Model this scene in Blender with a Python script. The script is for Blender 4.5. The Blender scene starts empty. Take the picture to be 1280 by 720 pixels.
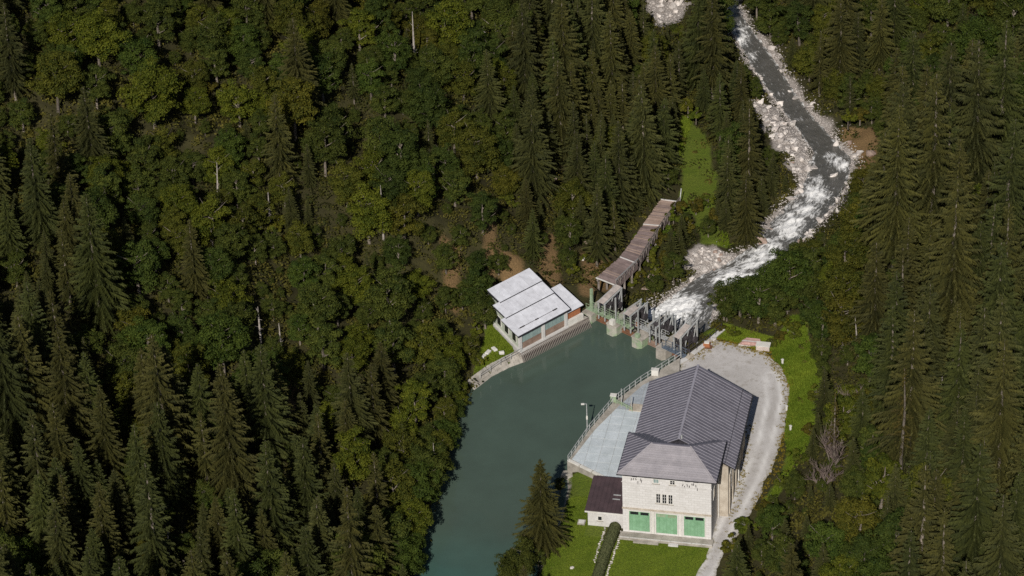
import bpy, math, random
import numpy as np
from mathutils import Matrix, Vector
random.seed(7)
rng = np.random.default_rng(7)
SC = bpy.context.scene
COL = SC.collection

# ------------------------------------------------------------------ camera
CY, CH = -390.0, 278.0                       # the photographer stands high on the opposite slope
PITCH, ROLL, HFOV = math.radians(34), math.radians(2.3), math.radians(17)
cam_d = bpy.data.cameras.new('camera')
cam = bpy.data.objects.new('camera', cam_d); COL.objects.link(cam)
cam_d.sensor_fit = 'HORIZONTAL'; cam_d.angle = HFOV
cam_d.clip_start = 1.0; cam_d.clip_end = 3000
cam.matrix_world = (Matrix.Translation((0, CY, CH)) @ Matrix.Rotation(math.pi / 2 - PITCH, 4, 'X')
                    @ Matrix.Rotation(-ROLL, 4, 'Z'))
SC.camera = cam

# ------------------------------------------------------------------ sky, sun, exposure
SUN_EL, SUN_AZ = math.radians(37), math.radians(9)       # azimuth: left of straight behind the camera
world = bpy.data.worlds.new('World'); SC.world = world
world.use_nodes = True
wn = world.node_tree.nodes; wl = world.node_tree.links
bg = wn['Background']
sky = wn.new('ShaderNodeTexSky'); sky.sky_type = 'NISHITA'; sky.sun_disc = False
sky.sun_elevation = SUN_EL
to_sun = Vector((-math.cos(SUN_EL) * math.sin(SUN_AZ), -math.cos(SUN_EL) * math.cos(SUN_AZ), math.sin(SUN_EL)))
sky.sun_rotation = math.atan2(to_sun.x, to_sun.y)
wl.new(sky.outputs[0], bg.inputs[0]); bg.inputs[1].default_value = 0.05
sun_d = bpy.data.lights.new('sun', 'SUN'); sun_d.energy = 4.8; sun_d.angle = math.radians(0.5)
sun_d.color = (1.0, 0.945, 0.86)
sun = bpy.data.objects.new('sun', sun_d); COL.objects.link(sun)
sun.rotation_euler = (-to_sun).to_track_quat('-Z', 'Y').to_euler(); sun.location = (-60, -120, 160)
SC.view_settings.view_transform = 'Standard'; SC.view_settings.look = 'None'
SC.view_settings.exposure = 0.08; SC.view_settings.gamma = 1.0
SC.view_settings.use_curve_mapping = False
SC.cycles.max_bounces = 5; SC.cycles.diffuse_bounces = 2; SC.cycles.glossy_bounces = 2
SC.cycles.transmission_bounces = 2; SC.cycles.transparent_max_bounces = 4
SC.cycles.use_denoising = False

# ------------------------------------------------------------------ pixel <-> place (a pixel of the photo and a known height)
FPX = 640 / math.tan(HFOV / 2)
cR, sR, cP, sP = math.cos(ROLL), math.sin(ROLL), math.cos(PITCH), math.sin(PITCH)
def W(px, py, z=0.0):
    a = (px - 640) / FPX; b = -(py - 360) / FPX
    u = a * cR + b * sR; v = -a * sR + b * cR
    t = (z - CH) / (-sP + v * cP)
    return (u * t, (cP + v * sP) * t + CY)
def PJ(x, y, z):
    y = y - CY; z = z - CH
    d = y * cP - z * sP; v = (y * sP + z * cP) / d; u = x / d
    return 640 + FPX * (u * cR - v * sR), 360 - FPX * (u * sR + v * cR)

# ------------------------------------------------------------------ materials
def nodes_of(name):
    m = bpy.data.materials.new(name); m.use_nodes = True
    nt = m.node_tree; b = nt.nodes['Principled BSDF']
    return m, nt, b
def nd(nt, t, **kw):
    n = nt.nodes.new(t)
    for k, v in kw.items(): setattr(n, k, v)
    return n
def mixc(nt, fac, a, b, blend='MIX'):
    n = nt.nodes.new('ShaderNodeMix'); n.data_type = 'RGBA'; n.blend_type = blend
    for i, v in ((0, fac), (6, a), (7, b)):
        if isinstance(v, (int, float)): n.inputs[i].default_value = v
        elif isinstance(v, tuple): n.inputs[i].default_value = (*v[:3], 1)
        else: nt.links.new(v, n.inputs[i])
    return n.outputs[2]
def noise(nt, scale, detail=4, rough=.6, coord='Object', vec=None):
    if vec is None:
        tc = nd(nt, 'ShaderNodeTexCoord'); vec = tc.outputs[coord]
    n = nd(nt, 'ShaderNodeTexNoise'); n.inputs['Scale'].default_value = scale
    n.inputs['Detail'].default_value = detail; n.inputs['Roughness'].default_value = rough
    nt.links.new(vec, n.inputs['Vector'])
    return n.outputs['Fac']
def ramp(nt, fac, lo, hi):
    r = nd(nt, 'ShaderNodeMapRange'); r.inputs[1].default_value = lo; r.inputs[2].default_value = hi
    nt.links.new(fac, r.inputs[0]); return r.outputs[0]
def bump(nt, b, h, strength=.3, dist=.05):
    n = nd(nt, 'ShaderNodeBump'); n.inputs['Strength'].default_value = strength; n.inputs['Distance'].default_value = dist
    nt.links.new(h, n.inputs['Height']); nt.links.new(n.outputs[0], b.inputs['Normal'])
MATS = {}
def mat(name, col, col2=None, rough=.8, scale=1.5, metal=0., bmp=.2, bscale=12, spec=.3, lo=.35, hi=.65, rnd=0.):
    if name in MATS: return MATS[name]
    m, nt, b = nodes_of(name)
    col2 = col2 or tuple(c * .6 for c in col)
    c = mixc(nt, ramp(nt, noise(nt, scale), lo, hi), col, col2)
    fine = noise(nt, bscale, 3)
    c = mixc(nt, ramp(nt, fine, .3, .7), c, mixc(nt, .22, c, (0, 0, 0)))
    if rnd:
        oi = nd(nt, 'ShaderNodeObjectInfo')
        hs = nd(nt, 'ShaderNodeHueSaturation'); nt.links.new(c, hs.inputs['Color'])
        mr = nd(nt, 'ShaderNodeMapRange'); mr.inputs[3].default_value = 1 - rnd; mr.inputs[4].default_value = 1 + rnd
        nt.links.new(oi.outputs['Random'], mr.inputs[0]); nt.links.new(mr.outputs[0], hs.inputs['Value'])
        c = hs.outputs[0]
    nt.links.new(c, b.inputs['Base Color'])
    b.inputs['Roughness'].default_value = rough; b.inputs['Metallic'].default_value = metal
    b.inputs['Specular IOR Level'].default_value = spec
    if bmp: bump(nt, b, fine, bmp, .06)
    MATS[name] = m
    return m
def foliage(name, dark, light, translucent=.2, soft=.75):
    m, nt, b = nodes_of(name)
    at = nd(nt, 'ShaderNodeAttribute', attribute_name='tint')
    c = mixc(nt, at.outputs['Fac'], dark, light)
    oi = nd(nt, 'ShaderNodeObjectInfo')
    c = mixc(nt, 1.0, c, oi.outputs['Color'], 'MULTIPLY')
    nt.links.new(c, b.inputs['Base Color'])
    b.inputs['Roughness'].default_value = soft; b.inputs['Specular IOR Level'].default_value = .15
    tr = nd(nt, 'ShaderNodeBsdfTranslucent'); nt.links.new(c, tr.inputs[0])
    ms = nd(nt, 'ShaderNodeMixShader'); ms.inputs[0].default_value = translucent
    nt.links.new(b.outputs[0], ms.inputs[1]); nt.links.new(tr.outputs[0], ms.inputs[2])
    nt.links.new(ms.outputs[0], nt.nodes['Material Output'].inputs[0])
    MATS[name] = m
    return m

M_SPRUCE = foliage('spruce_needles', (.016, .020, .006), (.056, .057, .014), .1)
M_LEAF = foliage('broad_leaves', (.018, .030, .005), (.070, .081, .012), .28)
M_UNDER = foliage('undergrowth_leaves', (.022, .028, .006), (.115, .100, .018), .25)
M_GRASS = foliage('grass_blades', (.072, .120, .008), (.185, .235, .022), .3)
M_HEDGE = foliage('hedge_leaves', (.050, .062, .024), (.105, .11, .05), .1)
M_BARK = mat('bark', (.20, .17, .14), (.09, .075, .06), scale=2.5, bscale=9, rnd=.3)
M_DEAD = mat('bleached_wood', (.36, .33, .30), (.20, .17, .15), scale=2, bscale=9, rnd=.25)
M_TWIG = mat('bare_twigs', (.17, .13, .115), (.10, .075, .066), scale=2, bscale=9)
M_CONC = mat('concrete', (.40, .37, .33), (.25, .23, .20), scale=.8, bscale=6)
M_CONCG = mat('algae_stained_concrete', (.38, .36, .32), (.22, .30, .18), scale=.9, bscale=6, lo=.4, hi=.6)
M_PLASTER = mat('weathered_white_plaster', (.56, .55, .545), (.48, .465, .45), rough=.9, scale=.55, bscale=5, bmp=.1)
M_WHITE = mat('white_paint', (.64, .63, .60), (.54, .52, .48), scale=1.0)
M_PALEW = mat('pale_green_wall', (.52, .56, .48), (.38, .42, .34), scale=.9)
M_TAN = mat('tan_render', (.50, .45, .38), (.36, .31, .25), scale=.7, bscale=5)
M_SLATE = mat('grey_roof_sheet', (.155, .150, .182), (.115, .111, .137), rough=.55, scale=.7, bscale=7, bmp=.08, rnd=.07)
M_SUNLIT_SLATE = mat('sunlit_roof_slate', (.33, .31, .33), (.27, .255, .275), rough=.8, scale=.9, bscale=8, rnd=.10)  # same slate as the roof, with sunlight on the front slope put into its colour
M_DARKTRIM = mat('dark_metal_trim', (.03, .03, .035), (.02, .02, .024), rough=.5)
M_WROOF = mat('white_roof_sheet', (.60, .61, .66), (.54, .545, .59), rough=.5, scale=.5, bscale=1.2, bmp=.05, rnd=.05)
M_BROOF = mat('brown_roof_sheet', (.075, .050, .055), (.055, .038, .042), rough=.6, scale=.7, rnd=.06)
M_GREEN = mat('green_door_paint', (.21, .38, .24), (.16, .31, .18), rough=.6, scale=1.2, rnd=.06)
M_GREENP = mat('pale_green_paint', (.30, .38, .27), (.20, .27, .16), rough=.7, scale=1.4)
M_TEAL = mat('pale_teal_glazing', (.26, .34, .33), (.20, .27, .27), rough=.35, scale=1)
M_BROWNP = mat('weathered_brown_boards', (.27, .19, .15), (.19, .13, .10), scale=1.2, rnd=.12)
M_ORANGE = mat('red_brown_wall', (.36, .14, .06), (.26, .10, .05), scale=.9)
M_STEEL = mat('galvanised_steel', (.50, .51, .51), (.36, .37, .37), rough=.5, metal=.25, scale=2)
M_DSTEEL = mat('dark_steel', (.085, .075, .08), (.05, .045, .05), rough=.6, metal=.3, scale=2)
M_RUST = mat('rusty_steel', (.22, .10, .05), (.11, .06, .04), rough=.85, scale=1.6)
M_BLUEST = mat('blue_grey_steel', (.17, .21, .27), (.11, .14, .18), rough=.5, metal=.3)
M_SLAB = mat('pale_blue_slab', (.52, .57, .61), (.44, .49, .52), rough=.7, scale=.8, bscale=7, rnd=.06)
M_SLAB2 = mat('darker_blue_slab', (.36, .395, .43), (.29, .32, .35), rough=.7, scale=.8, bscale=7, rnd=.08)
M_PLANK = mat('weathered_plank', (.31, .235, .22), (.215, .16, .15), scale=1.0, bscale=10, rnd=.16)
M_PLANKL = mat('fresh_plank', (.46, .345, .29), (.36, .26, .21), scale=1.0, bscale=10, rnd=.14)
M_DECK = mat('pale_deck_board', (.44, .39, .36), (.32, .28, .26), scale=1.0, bscale=8, rnd=.12)
M_TIMBER = mat('grey_timber', (.24, .21, .19), (.13, .11, .10), scale=1.5)
M_ROCK = mat('pale_rock', (.60, .56, .53), (.42, .375, .35), scale=.9, bscale=5, bmp=.5, rnd=.25)
M_ROCKR = mat('reddish_rock', (.36, .28, .235), (.25, .18, .15), scale=.9, bscale=5, bmp=.5, rnd=.2)
M_GLASS = mat('dark_window_glass', (.02, .022, .026), (.015, .016, .02), rough=.08, spec=.6, bmp=0)
M_PINK = mat('pink_packing', (.50, .33, .30), (.38, .22, .20), scale=2, rnd=.2)

def masonry():
    m, nt, b = nodes_of('pale_block_masonry')
    tc = nd(nt, 'ShaderNodeTexCoord'); sp = nd(nt, 'ShaderNodeSeparateXYZ'); nt.links.new(tc.outputs['Object'], sp.inputs[0])
    ad = nd(nt, 'ShaderNodeMath', operation='ADD'); nt.links.new(sp.outputs[0], ad.inputs[0]); nt.links.new(sp.outputs[1], ad.inputs[1])
    cb = nd(nt, 'ShaderNodeCombineXYZ'); nt.links.new(ad.outputs[0], cb.inputs[0]); nt.links.new(sp.outputs[2], cb.inputs[1])
    br = nd(nt, 'ShaderNodeTexBrick'); nt.links.new(cb.outputs[0], br.inputs['Vector'])
    br.inputs['Scale'].default_value = 1.0; br.inputs['Brick Width'].default_value = .75; br.inputs['Row Height'].default_value = .38; br.inputs['Mortar Size'].default_value = .022
    br.inputs['Color1'].default_value = (.56, .55, .545, 1); br.inputs['Color2'].default_value = (.51, .50, .49, 1); br.inputs['Mortar'].default_value = (.42, .41, .40, 1)
    n1 = noise(nt, .7, 6, .7); n2 = noise(nt, 6, 4, .7)
    c = mixc(nt, ramp(nt, n1, .50, .80), br.outputs['Color'], (.42, .405, .39))
    st = noise(nt, 1.0, 4, .7, vec=None)
    c = mixc(nt, ramp(nt, n2, .45, .8), c, mixc(nt, .3, c, (.25, .22, .19)))
    nt.links.new(c, b.inputs['Base Color']); b.inputs['Roughness'].default_value = .9; b.inputs['Specular IOR Level'].default_value = .2
    bump(nt, b, br.outputs['Fac'], -.4, .03)
    return m
M_MASON = masonry()
def water_mat():
    m, nt, b = nodes_of('lake_water')
    tc = nd(nt, 'ShaderNodeTexCoord')
    sep = nd(nt, 'ShaderNodeSeparateXYZ'); nt.links.new(tc.outputs['Object'], sep.inputs[0])
    add = nd(nt, 'ShaderNodeMath', operation='ADD'); nt.links.new(sep.outputs['Y'], add.inputs[0])
    nz = nd(nt, 'ShaderNodeMath', operation='MULTIPLY'); nz.inputs[1].default_value = 30
    nt.links.new(noise(nt, .05, 3, .5), nz.inputs[0]); nt.links.new(nz.outputs[0], add.inputs[1])
    c = mixc(nt, ramp(nt, add.outputs[0], -20, -40), (.060, .088, .070), (.042, .106, .092))
    nt.links.new(mixc(nt, ramp(nt, noise(nt, .16, 4), .3, .75), c, mixc(nt, .25, c, (.02, .02, .016))), b.inputs['Base Color'])
    b.inputs['Roughness'].default_value = .12; b.inputs['IOR'].default_value = 1.33
    bump(nt, b, noise(nt, 1.6, 4, .6), .10, .05)
    return m
M_LAKE = water_mat()
def river_mat():
    m, nt, b = nodes_of('river_water')
    at = nd(nt, 'ShaderNodeAttribute', attribute_name='foam')
    tc = nd(nt, 'ShaderNodeTexCoord')
    fl = nd(nt, 'ShaderNodeAttribute', attribute_name='flow')
    n1 = noise(nt, 1.0, 8, .78, vec=fl.outputs['Vector'])
    k = nd(nt, 'ShaderNodeMath', operation='MULTIPLY_ADD'); nt.links.new(n1, k.inputs[0]); k.inputs[1].default_value = 3.2; k.inputs[2].default_value = -1.1
    a = nd(nt, 'ShaderNodeMath', operation='ADD'); nt.links.new(at.outputs['Fac'], a.inputs[0]); nt.links.new(k.outputs[0], a.inputs[1])
    f = ramp(nt, a.outputs[0], .86, 1.40)
    c = mixc(nt, f, mixc(nt, ramp(nt, noise(nt, .5), .3, .7), (.105, .100, .090), (.070, .068, .060)), (.80, .80, .80))
    nt.links.new(c, b.inputs['Base Color'])
    r = nd(nt, 'ShaderNodeMapRange'); r.inputs[3].default_value = .12; r.inputs[4].default_value = .8
    nt.links.new(f, r.inputs[0]); nt.links.new(r.outputs[0], b.inputs['Roughness'])
    bump(nt, b, n1, .7, .2)
    return m
M_RIVER = river_mat()
def terrain_mat():
    m, nt, b = nodes_of('ground_cover')
    at = nd(nt, 'ShaderNodeAttribute', attribute_name='zone')
    sep = nd(nt, 'ShaderNodeSeparateColor'); nt.links.new(at.outputs['Color'], sep.inputs[0])
    n1 = noise(nt, .35, 5, .65); n2 = noise(nt, 4.0, 4, .7)
    forest = mixc(nt, ramp(nt, n1, .35, .65), (.028, .026, .012), (.050, .046, .018))
    grass = mixc(nt, ramp(nt, n1, .35, .65), (.105, .150, .014), (.140, .170, .024))
    grass = mixc(nt, ramp(nt, n2, .3, .75), grass, (.05, .07, .014))
    stone = mixc(nt, ramp(nt, n2, .35, .65), (.42, .385, .36), (.19, .165, .15))
    earth = mixc(nt, ramp(nt, n2, .35, .65), (.20, .125, .06), (.11, .075, .035))
    def soft(ch):
        a = nd(nt, 'ShaderNodeMath', operation='ADD'); nt.links.new(ch, a.inputs[0])
        s = nd(nt, 'ShaderNodeMath', operation='MULTIPLY_ADD'); nt.links.new(n2, s.inputs[0]); s.inputs[1].default_value = .8; s.inputs[2].default_value = -.4
        nt.links.new(s.outputs[0], a.inputs[1]); return ramp(nt, a.outputs[0], .38, .62)
    c = mixc(nt, soft(sep.outputs[0]), forest, grass)
    c = mixc(nt, soft(sep.outputs[2]), c, earth)
    c = mixc(nt, soft(sep.outputs[1]), c, stone)
    nt.links.new(c, b.inputs['Base Color']); b.inputs['Roughness'].default_value = .95
    b.inputs['Specular IOR Level'].default_value = .1
    bump(nt, b, n2, .8, .2)
    return m
M_TERRAIN = terrain_mat()
def gravel_mat():
    m, nt, b = nodes_of('pale_gravel')
    n1 = noise(nt, .22, 5, .6); n2 = noise(nt, 9, 3, .7); n3 = noise(nt, 1.3, 5, .7)
    at = nd(nt, 'ShaderNodeAttribute', attribute_name='edge')
    c = mixc(nt, ramp(nt, n1, .35, .65), (.47, .452, .445), (.37, .352, .34))
    c = mixc(nt, ramp(nt, n3, .52, .74), c, (.29, .265, .24))
    c = mixc(nt, ramp(nt, n2, .35, .7), c, mixc(nt, .25, c, (.1, .1, .1)))
    tr = nd(nt, 'ShaderNodeAttribute', attribute_name='track')
    c = mixc(nt, tr.outputs['Fac'], c, (.60, .59, .585))
    a = nd(nt, 'ShaderNodeMath', operation='ADD'); nt.links.new(at.outputs['Fac'], a.inputs[0]); nt.links.new(n3, a.inputs[1])
    c = mixc(nt, ramp(nt, a.outputs[0], .95, 1.3), c, (.15, .125, .045))
    nt.links.new(c, b.inputs['Base Color']); b.inputs['Roughness'].default_value = .95; b.inputs['Specular IOR Level'].default_value = .1
    bump(nt, b, n2, .5, .05)
    return m
M_GRAVEL = gravel_mat()

# ------------------------------------------------------------------ object helpers
def tag(o, label=None, cat=None, group=None, kind=None):
    if label: o['label'] = label
    if cat: o['category'] = cat
    if group: o['group'] = group
    if kind: o['kind'] = kind
    return o
def thing(name, loc, rz, label, cat, group=None):
    o = bpy.data.objects.new(name, None); COL.objects.link(o)
    o.location = loc; o.rotation_euler = (0, 0, rz); o.empty_display_size = .5
    return tag(o, label, cat, group)
def link(name, me, m, parent=None):
    if m is not None and not me.materials: me.materials.append(m)
    o = bpy.data.objects.new(name, me); COL.objects.link(o)
    if parent: o.parent = parent
    return o
def np_mesh(name, V, F, tint=None, smooth=False):
    """V (n,3), F (m,k) with equal k"""
    V = np.asarray(V, np.float32); F = np.asarray(F, np.int32)
    me = bpy.data.meshes.new(name); k = F.shape[1]; m = len(F)
    me.vertices.add(len(V)); me.vertices.foreach_set('co', V.ravel())
    me.loops.add(m * k); me.loops.foreach_set('vertex_index', F.ravel())
    me.polygons.add(m); me.polygons.foreach_set('loop_start', np.arange(0, m * k, k, dtype=np.int32))
    if tint is not None:
        a = me.attributes.new('tint', 'FLOAT', 'FACE'); a.data.foreach_set('value', np.asarray(tint, np.float32))
    if smooth: me.polygons.foreach_set('use_smooth', np.ones(m, bool))
    me.update(calc_edges=True)
    return me
class MB:
    def __init__(s): s.v = []; s.f = []
    def add(s, vs, fs):
        n = len(s.v); s.v += [tuple(map(float, p)) for p in vs]; s.f += [tuple(i + n for i in f) for f in fs]; return s
    def box(s, x0, x1, y0, y1, z0, z1):
        return s.hexa([(x0, y0, z0), (x1, y0, z0), (x1, y1, z0), (x0, y1, z0)], [(x0, y0, z1), (x1, y0, z1), (x1, y1, z1), (x0, y1, z1)])
    def hexa(s, b, t):
        n = len(b); fs = [tuple(range(n - 1, -1, -1)), tuple(range(n, 2 * n))]
        fs += [(i, (i + 1) % n, n + (i + 1) % n, n + i) for i in range(n)]
        return s.add(list(b) + list(t), fs)
    def prism(s, poly, z0, z1):
        return s.hexa([(x, y, z0) for x, y in poly], [(x, y, z1) for x, y in poly])
    def bar(s, p, q, w, h=None):
        p = Vector(p); q = Vector(q); h = h or w
        d = (q - p).normalized(); up = Vector((0, 0, 1)) if abs(d.z) < .95 else Vector((1, 0, 0))
        a = d.cross(up).normalized() * w / 2; b = a.cross(d).normalized() * h / 2
        return s.hexa([p - a - b, p + a - b, p + a + b, p - a + b], [q - a - b, q + a - b, q + a + b, q - a + b])
    def tube(s, pts, rad, n=7):
        pts = [Vector(p) for p in pts]; vs = []; fs = []
        for i, p in enumerate(pts):
            d = (pts[min(i + 1, len(pts) - 1)] - pts[max(i - 1, 0)]).normalized()
            up = Vector((0, 0, 1)) if abs(d.z) < .9 else Vector((1, 0, 0))
            a = d.cross(up).normalized(); b = d.cross(a)
            r = rad[i] if isinstance(rad, (list, tuple)) else rad
            vs += [p + (a * math.cos(2 * math.pi * k / n) + b * math.sin(2 * math.pi * k / n)) * r for k in range(n)]
        for i in range(len(pts) - 1):
            fs += [(i * n + k, i * n + (k + 1) % n, (i + 1) * n + (k + 1) % n, (i + 1) * n + k) for k in range(n)]
        fs += [tuple(range(n)), tuple(range(len(vs) - 1, len(vs) - n - 1, -1))]
        return s.add(vs, fs)
    def mesh(s, name):
        me = bpy.data.meshes.new(name); me.from_pydata(s.v, [], s.f); me.update(); return me
    def build(s, name, m, parent=None, bev=0):
        me = s.mesh(name)
        o = link(name, me, m, parent)
        import bmesh
        bm = bmesh.new(); bm.from_mesh(me); bmesh.ops.recalc_face_normals(bm, faces=bm.faces)
        if bev: bmesh.ops.bevel(bm, geom=bm.edges[:], offset=bev, segments=1, affect='EDGES')
        bm.to_mesh(me); bm.free()
        return o

# ------------------------------------------------------------------ geometry of the ground
def sdist(poly, X, Y):
    X = np.asarray(X, float); Y = np.asarray(Y, float)
    d = np.full(X.shape, 1e9); ins = np.zeros(X.shape, bool); n = len(poly)
    for i in range(n):
        x0, y0 = poly[i]; x1, y1 = poly[(i + 1) % n]
        ex, ey = x1 - x0, y1 - y0
        t = np.clip(((X - x0) * ex + (Y - y0) * ey) / (ex * ex + ey * ey + 1e-12), 0, 1)
        d = np.minimum(d, np.hypot(X - x0 - t * ex, Y - y0 - t * ey))
        if y0 != y1:
            c = ((y0 > Y) != (y1 > Y)) & (X < (x1 - x0) * (Y - y0) / (y1 - y0) + x0)
            ins ^= c
    return np.where(ins, -d, d)
def inside(poly, X, Y): return sdist(poly, X, Y) < 0
_off = [(rng.uniform(-6, 6), rng.uniform(0, 6.28), rng.uniform(0, 6.28)) for _ in range(40)]
def wob(X, Y, f):
    s = 0
    for i, (o, a, p) in enumerate(_off[:10]):
        k = f * (1 + .33 * i); s = s + np.sin(X * k * math.cos(a) + Y * k * math.sin(a) + p) / (1 + .35 * i)
    return s / 3.2
RIV = [  # left and right water edge of the river in the photo, water height
    ((800, 398), (890, 418), -3.6), ((818, 387), (890, 397), -3.8), ((845, 369), (892, 380), -4.2), ((880, 345), (930, 362), -5), ((912, 330), (957, 346), -5.5),
    ((950, 305), (987, 320), -6.2), ((968, 275), (1015, 290), -6.9), ((1000, 243), (1042, 258), -7.5), ((1010, 218), (1060, 226), -8),
    ((1018, 192), (1064, 200), -8.3), ((1000, 165), (1042, 175), -8.7), ((980, 140), (1015, 146), -9.1), ((962, 115), (994, 118), -9.5),
    ((945, 90), (976, 88), -10), ((930, 65), (956, 60), -10.5), ((914, 40), (936, 34), -11), ((900, 10), (918, 3), -11.6), ((880, -45), (900, -50), -12.6), ((850, -130), (875, -135), -14)]
RL = [W(*a, z) for a, b, z in RIV]; RR = [W(*b, z) for a, b, z in RIV]; RZ = [z for _, _, z in RIV]
RIVER_POLY = RL + RR[::-1]
RCY = [(a[1] + b[1]) / 2 for a, b in zip(RL, RR)]
def river_z(Y): return np.interp(Y, RCY, RZ)
LAKE_POLY = [(-30, -200), (-21, -110), (-14.4, -45), (-10.6, -20), (-7.4, -5), (-5.5, -1), (.7, 4.4), (11, 12.6), (12.6, 14), (22.9, 4.4),
             (21.2, -1.7), (13, -10.2), (10.1, -15.4), (6.3, -22.9), (6.4, -26), (5.2, -33), (2.5, -41), (.5, -50), (-1.5, -80), (-5, -200)]
PLAT_R = [(6.3, -22.9), (10.1, -15.4), (13, -10.2), (21.2, -1.7), (24.5, 4.2), (30.5, 11.3), (36, 9.5), (42, 4), (41.5, -10), (37, -22), (31, -36), (27, -48), (24, -70), (23, -120), (1, -120), (2, -60), (4.5, -44), (6.4, -33)]
PLAT_L = [(-6.2, -1), (.7, 4.4), (11, 12.6), (13.5, 17), (11, 21), (2, 21), (-7, 14), (-10, 6)]
def height(X, Y, rough=True):
    X = np.asarray(X, float); Y = np.asarray(Y, float)
    zf = np.interp(Y, [-400, 10, 18, 26, 48, 65, 79, 100, 116, 150, 400], [1.2, 1.2, -1.5, -3.2, -5.4, -6.4, -7.4, -8.4, -9.4, -11.4, -30])
    xl = np.interp(Y, [-400, -90, -43, -20, -5, 4, 12, 18, 24, 30, 52, 80, 120, 200, 400], [-60, -21, -16, -12, -8.5, -9, -8, 1, 10, 13.5, 20.5, 23, 21, 12, 0])
    xr = np.interp(Y, [-400, -60, -45, -36, -20, -8, 4, 12, 24, 35, 48, 65, 79, 100, 116, 150, 400], [30, 27, 29, 33, 38, 42, 42, 39, 40, 44, 52, 61, 60, 52, 48, 44, 30])
    dl = np.logaddexp(0, (xl - X) / 2.0) * 2.0; dr = np.logaddexp(0, (X - xr) / 2.0) * 2.0
    dl = 170 * (1 - np.exp(-dl / 170)); dr = 170 * (1 - np.exp(-dr / 170))
    hill = .66 * dl + .46 * dr
    h = zf + hill
    if rough:
        g = np.clip(hill / 6, 0.12, 1)
        h = h + g * (1.6 * wob(X, Y, .11) + .7 * wob(X + 31, Y - 9, .33)) + .12 * wob(X, Y, 1.3) * np.clip(hill, .2, 1)
    sr = sdist(RIVER_POLY, X, Y); rz = river_z(Y)
    near = np.clip((9 - sr) / 4, 0, 1)
    h = h * (1 - near) + near * np.minimum(h, rz + .12 + .34 * np.maximum(sr, 0) + .25 * wob(X, Y, .9) * np.clip(sr / 2, 0, 1))
    h = np.where(sr < 0, np.minimum(h, rz - .15 - np.minimum(.6, -sr * .4)), h)
    for p in (PLAT_R, PLAT_L):
        s = sdist(p, X, Y); t = np.clip(s / 2.2, 0, 1); t = t * t * (3 - 2 * t)
        h = 1.2 * (1 - t) + h * t
    sl = sdist(LAKE_POLY, X, Y)
    h = np.where((sl > 0) & (sl < 2.5), np.minimum(h, .05 + .8 * sl), h)
    h = np.where(sl <= 0, np.maximum(-2.5, .05 + 1.2 * sl), h)
    return h
def hz(x, y): return float(height(np.array([x]), np.array([y]))[0])

def px_poly(pts, z=1.2): return [W(x, y, z) for x, y in pts]
GRASS_PX = [[(670, 725), (700, 655), (700, 600), (712, 588), (745, 588), (735, 640), (760, 655), (748, 725)],
            [(772, 668), (890, 680), (874, 725), (755, 725)],
            [(945, 650), (985, 580), (975, 480), (965, 440), (985, 400), (1003, 400), (1030, 480), (1025, 535), (985, 605)],
            [(590, 470), (612, 405), (640, 425), (650, 443)], [(885, 418), (905, 406), (970, 424), (985, 440), (955, 438), (925, 430), (892, 422)]]
GRASS = [px_poly(p) for p in GRASS_PX]
GRASS_FAR = [px_poly([(850, 128), (870, 132), (886, 165), (896, 205), (898, 255), (912, 304), (878, 304), (864, 262), (850, 245), (849, 190)], -4.5)]
EARTH = [px_poly([(660, 178), (690, 180), (700, 235), (690, 260), (670, 225)], 17), px_poly([(1050, 140), (1100, 150), (1110, 195), (1065, 200)], -5),
         px_poly([(725, 290), (760, 285), (770, 330), (730, 335)], 2), px_poly([(540, 110), (565, 110), (560, 150), (545, 150)], 34),
         px_poly([(330, 270), (370, 270), (365, 320), (330, 310)], 38), px_poly([(620, 215), (650, 215), (650, 270), (620, 260)], 18),
         px_poly([(590, 20), (612, 20), (608, 90), (596, 90)], 38), px_poly([(720, 345), (745, 340), (745, 375), (725, 370)], 1)]
BAR = px_poly([(938, 125), (965, 132), (1000, 180), (1022, 212), (1012, 235), (985, 212), (958, 170)], -8)
RIPRAP = px_poly([(858, 318), (880, 306), (915, 310), (930, 325), (905, 338), (862, 336)], -4.2)
TOPROCK = px_poly([(806, -25), (852, -25), (856, 5), (845, 24), (826, 30), (812, 14)], -9)

def axis(lo, hi, step, far_lo, far_hi):
    a = list(np.arange(lo, hi + .01, step)); s = step
    while a[-1] < far_hi: s *= 1.25; a.append(a[-1] + s)
    s = step; b = [lo]
    while b[-1] > far_lo: s *= 1.25; b.append(b[-1] - s)
    return np.array(b[:0:-1] + a)
gx = axis(-92, 104, .62, -700, 800); gy = axis(-104, 134, .66, -330, 900)
GX, GY = np.meshgrid(gx, gy); GZ = height(GX, GY)
nx, ny = len(gx), len(gy)
idx = np.arange(nx * ny).reshape(ny, nx)
F = np.stack([idx[:-1, :-1], idx[:-1, 1:], idx[1:, 1:], idx[1:, :-1]], -1).reshape(-1, 4)
me = np_mesh('terrain', np.stack([GX, GY, GZ], -1).reshape(-1, 3), F, smooth=True)
gr = np.zeros(GX.shape); st = np.zeros(GX.shape); ea = np.zeros(GX.shape)
for p in GRASS + GRASS_FAR: gr = np.maximum(gr, np.clip(.5 - (sdist(p, GX, GY) + .9 * wob(GX, GY, .7)) / 2.0, 0, 1))
for p in EARTH: ea = np.maximum(ea, np.clip(.5 - sdist(p, GX, GY) / 3.0, 0, 1))
for p in (BAR, RIPRAP, TOPROCK): st = np.maximum(st, np.clip(.7 - (sdist(p, GX, GY) + 1.1 * wob(GX, GY, .8)) / 2.5, 0, 1))
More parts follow.
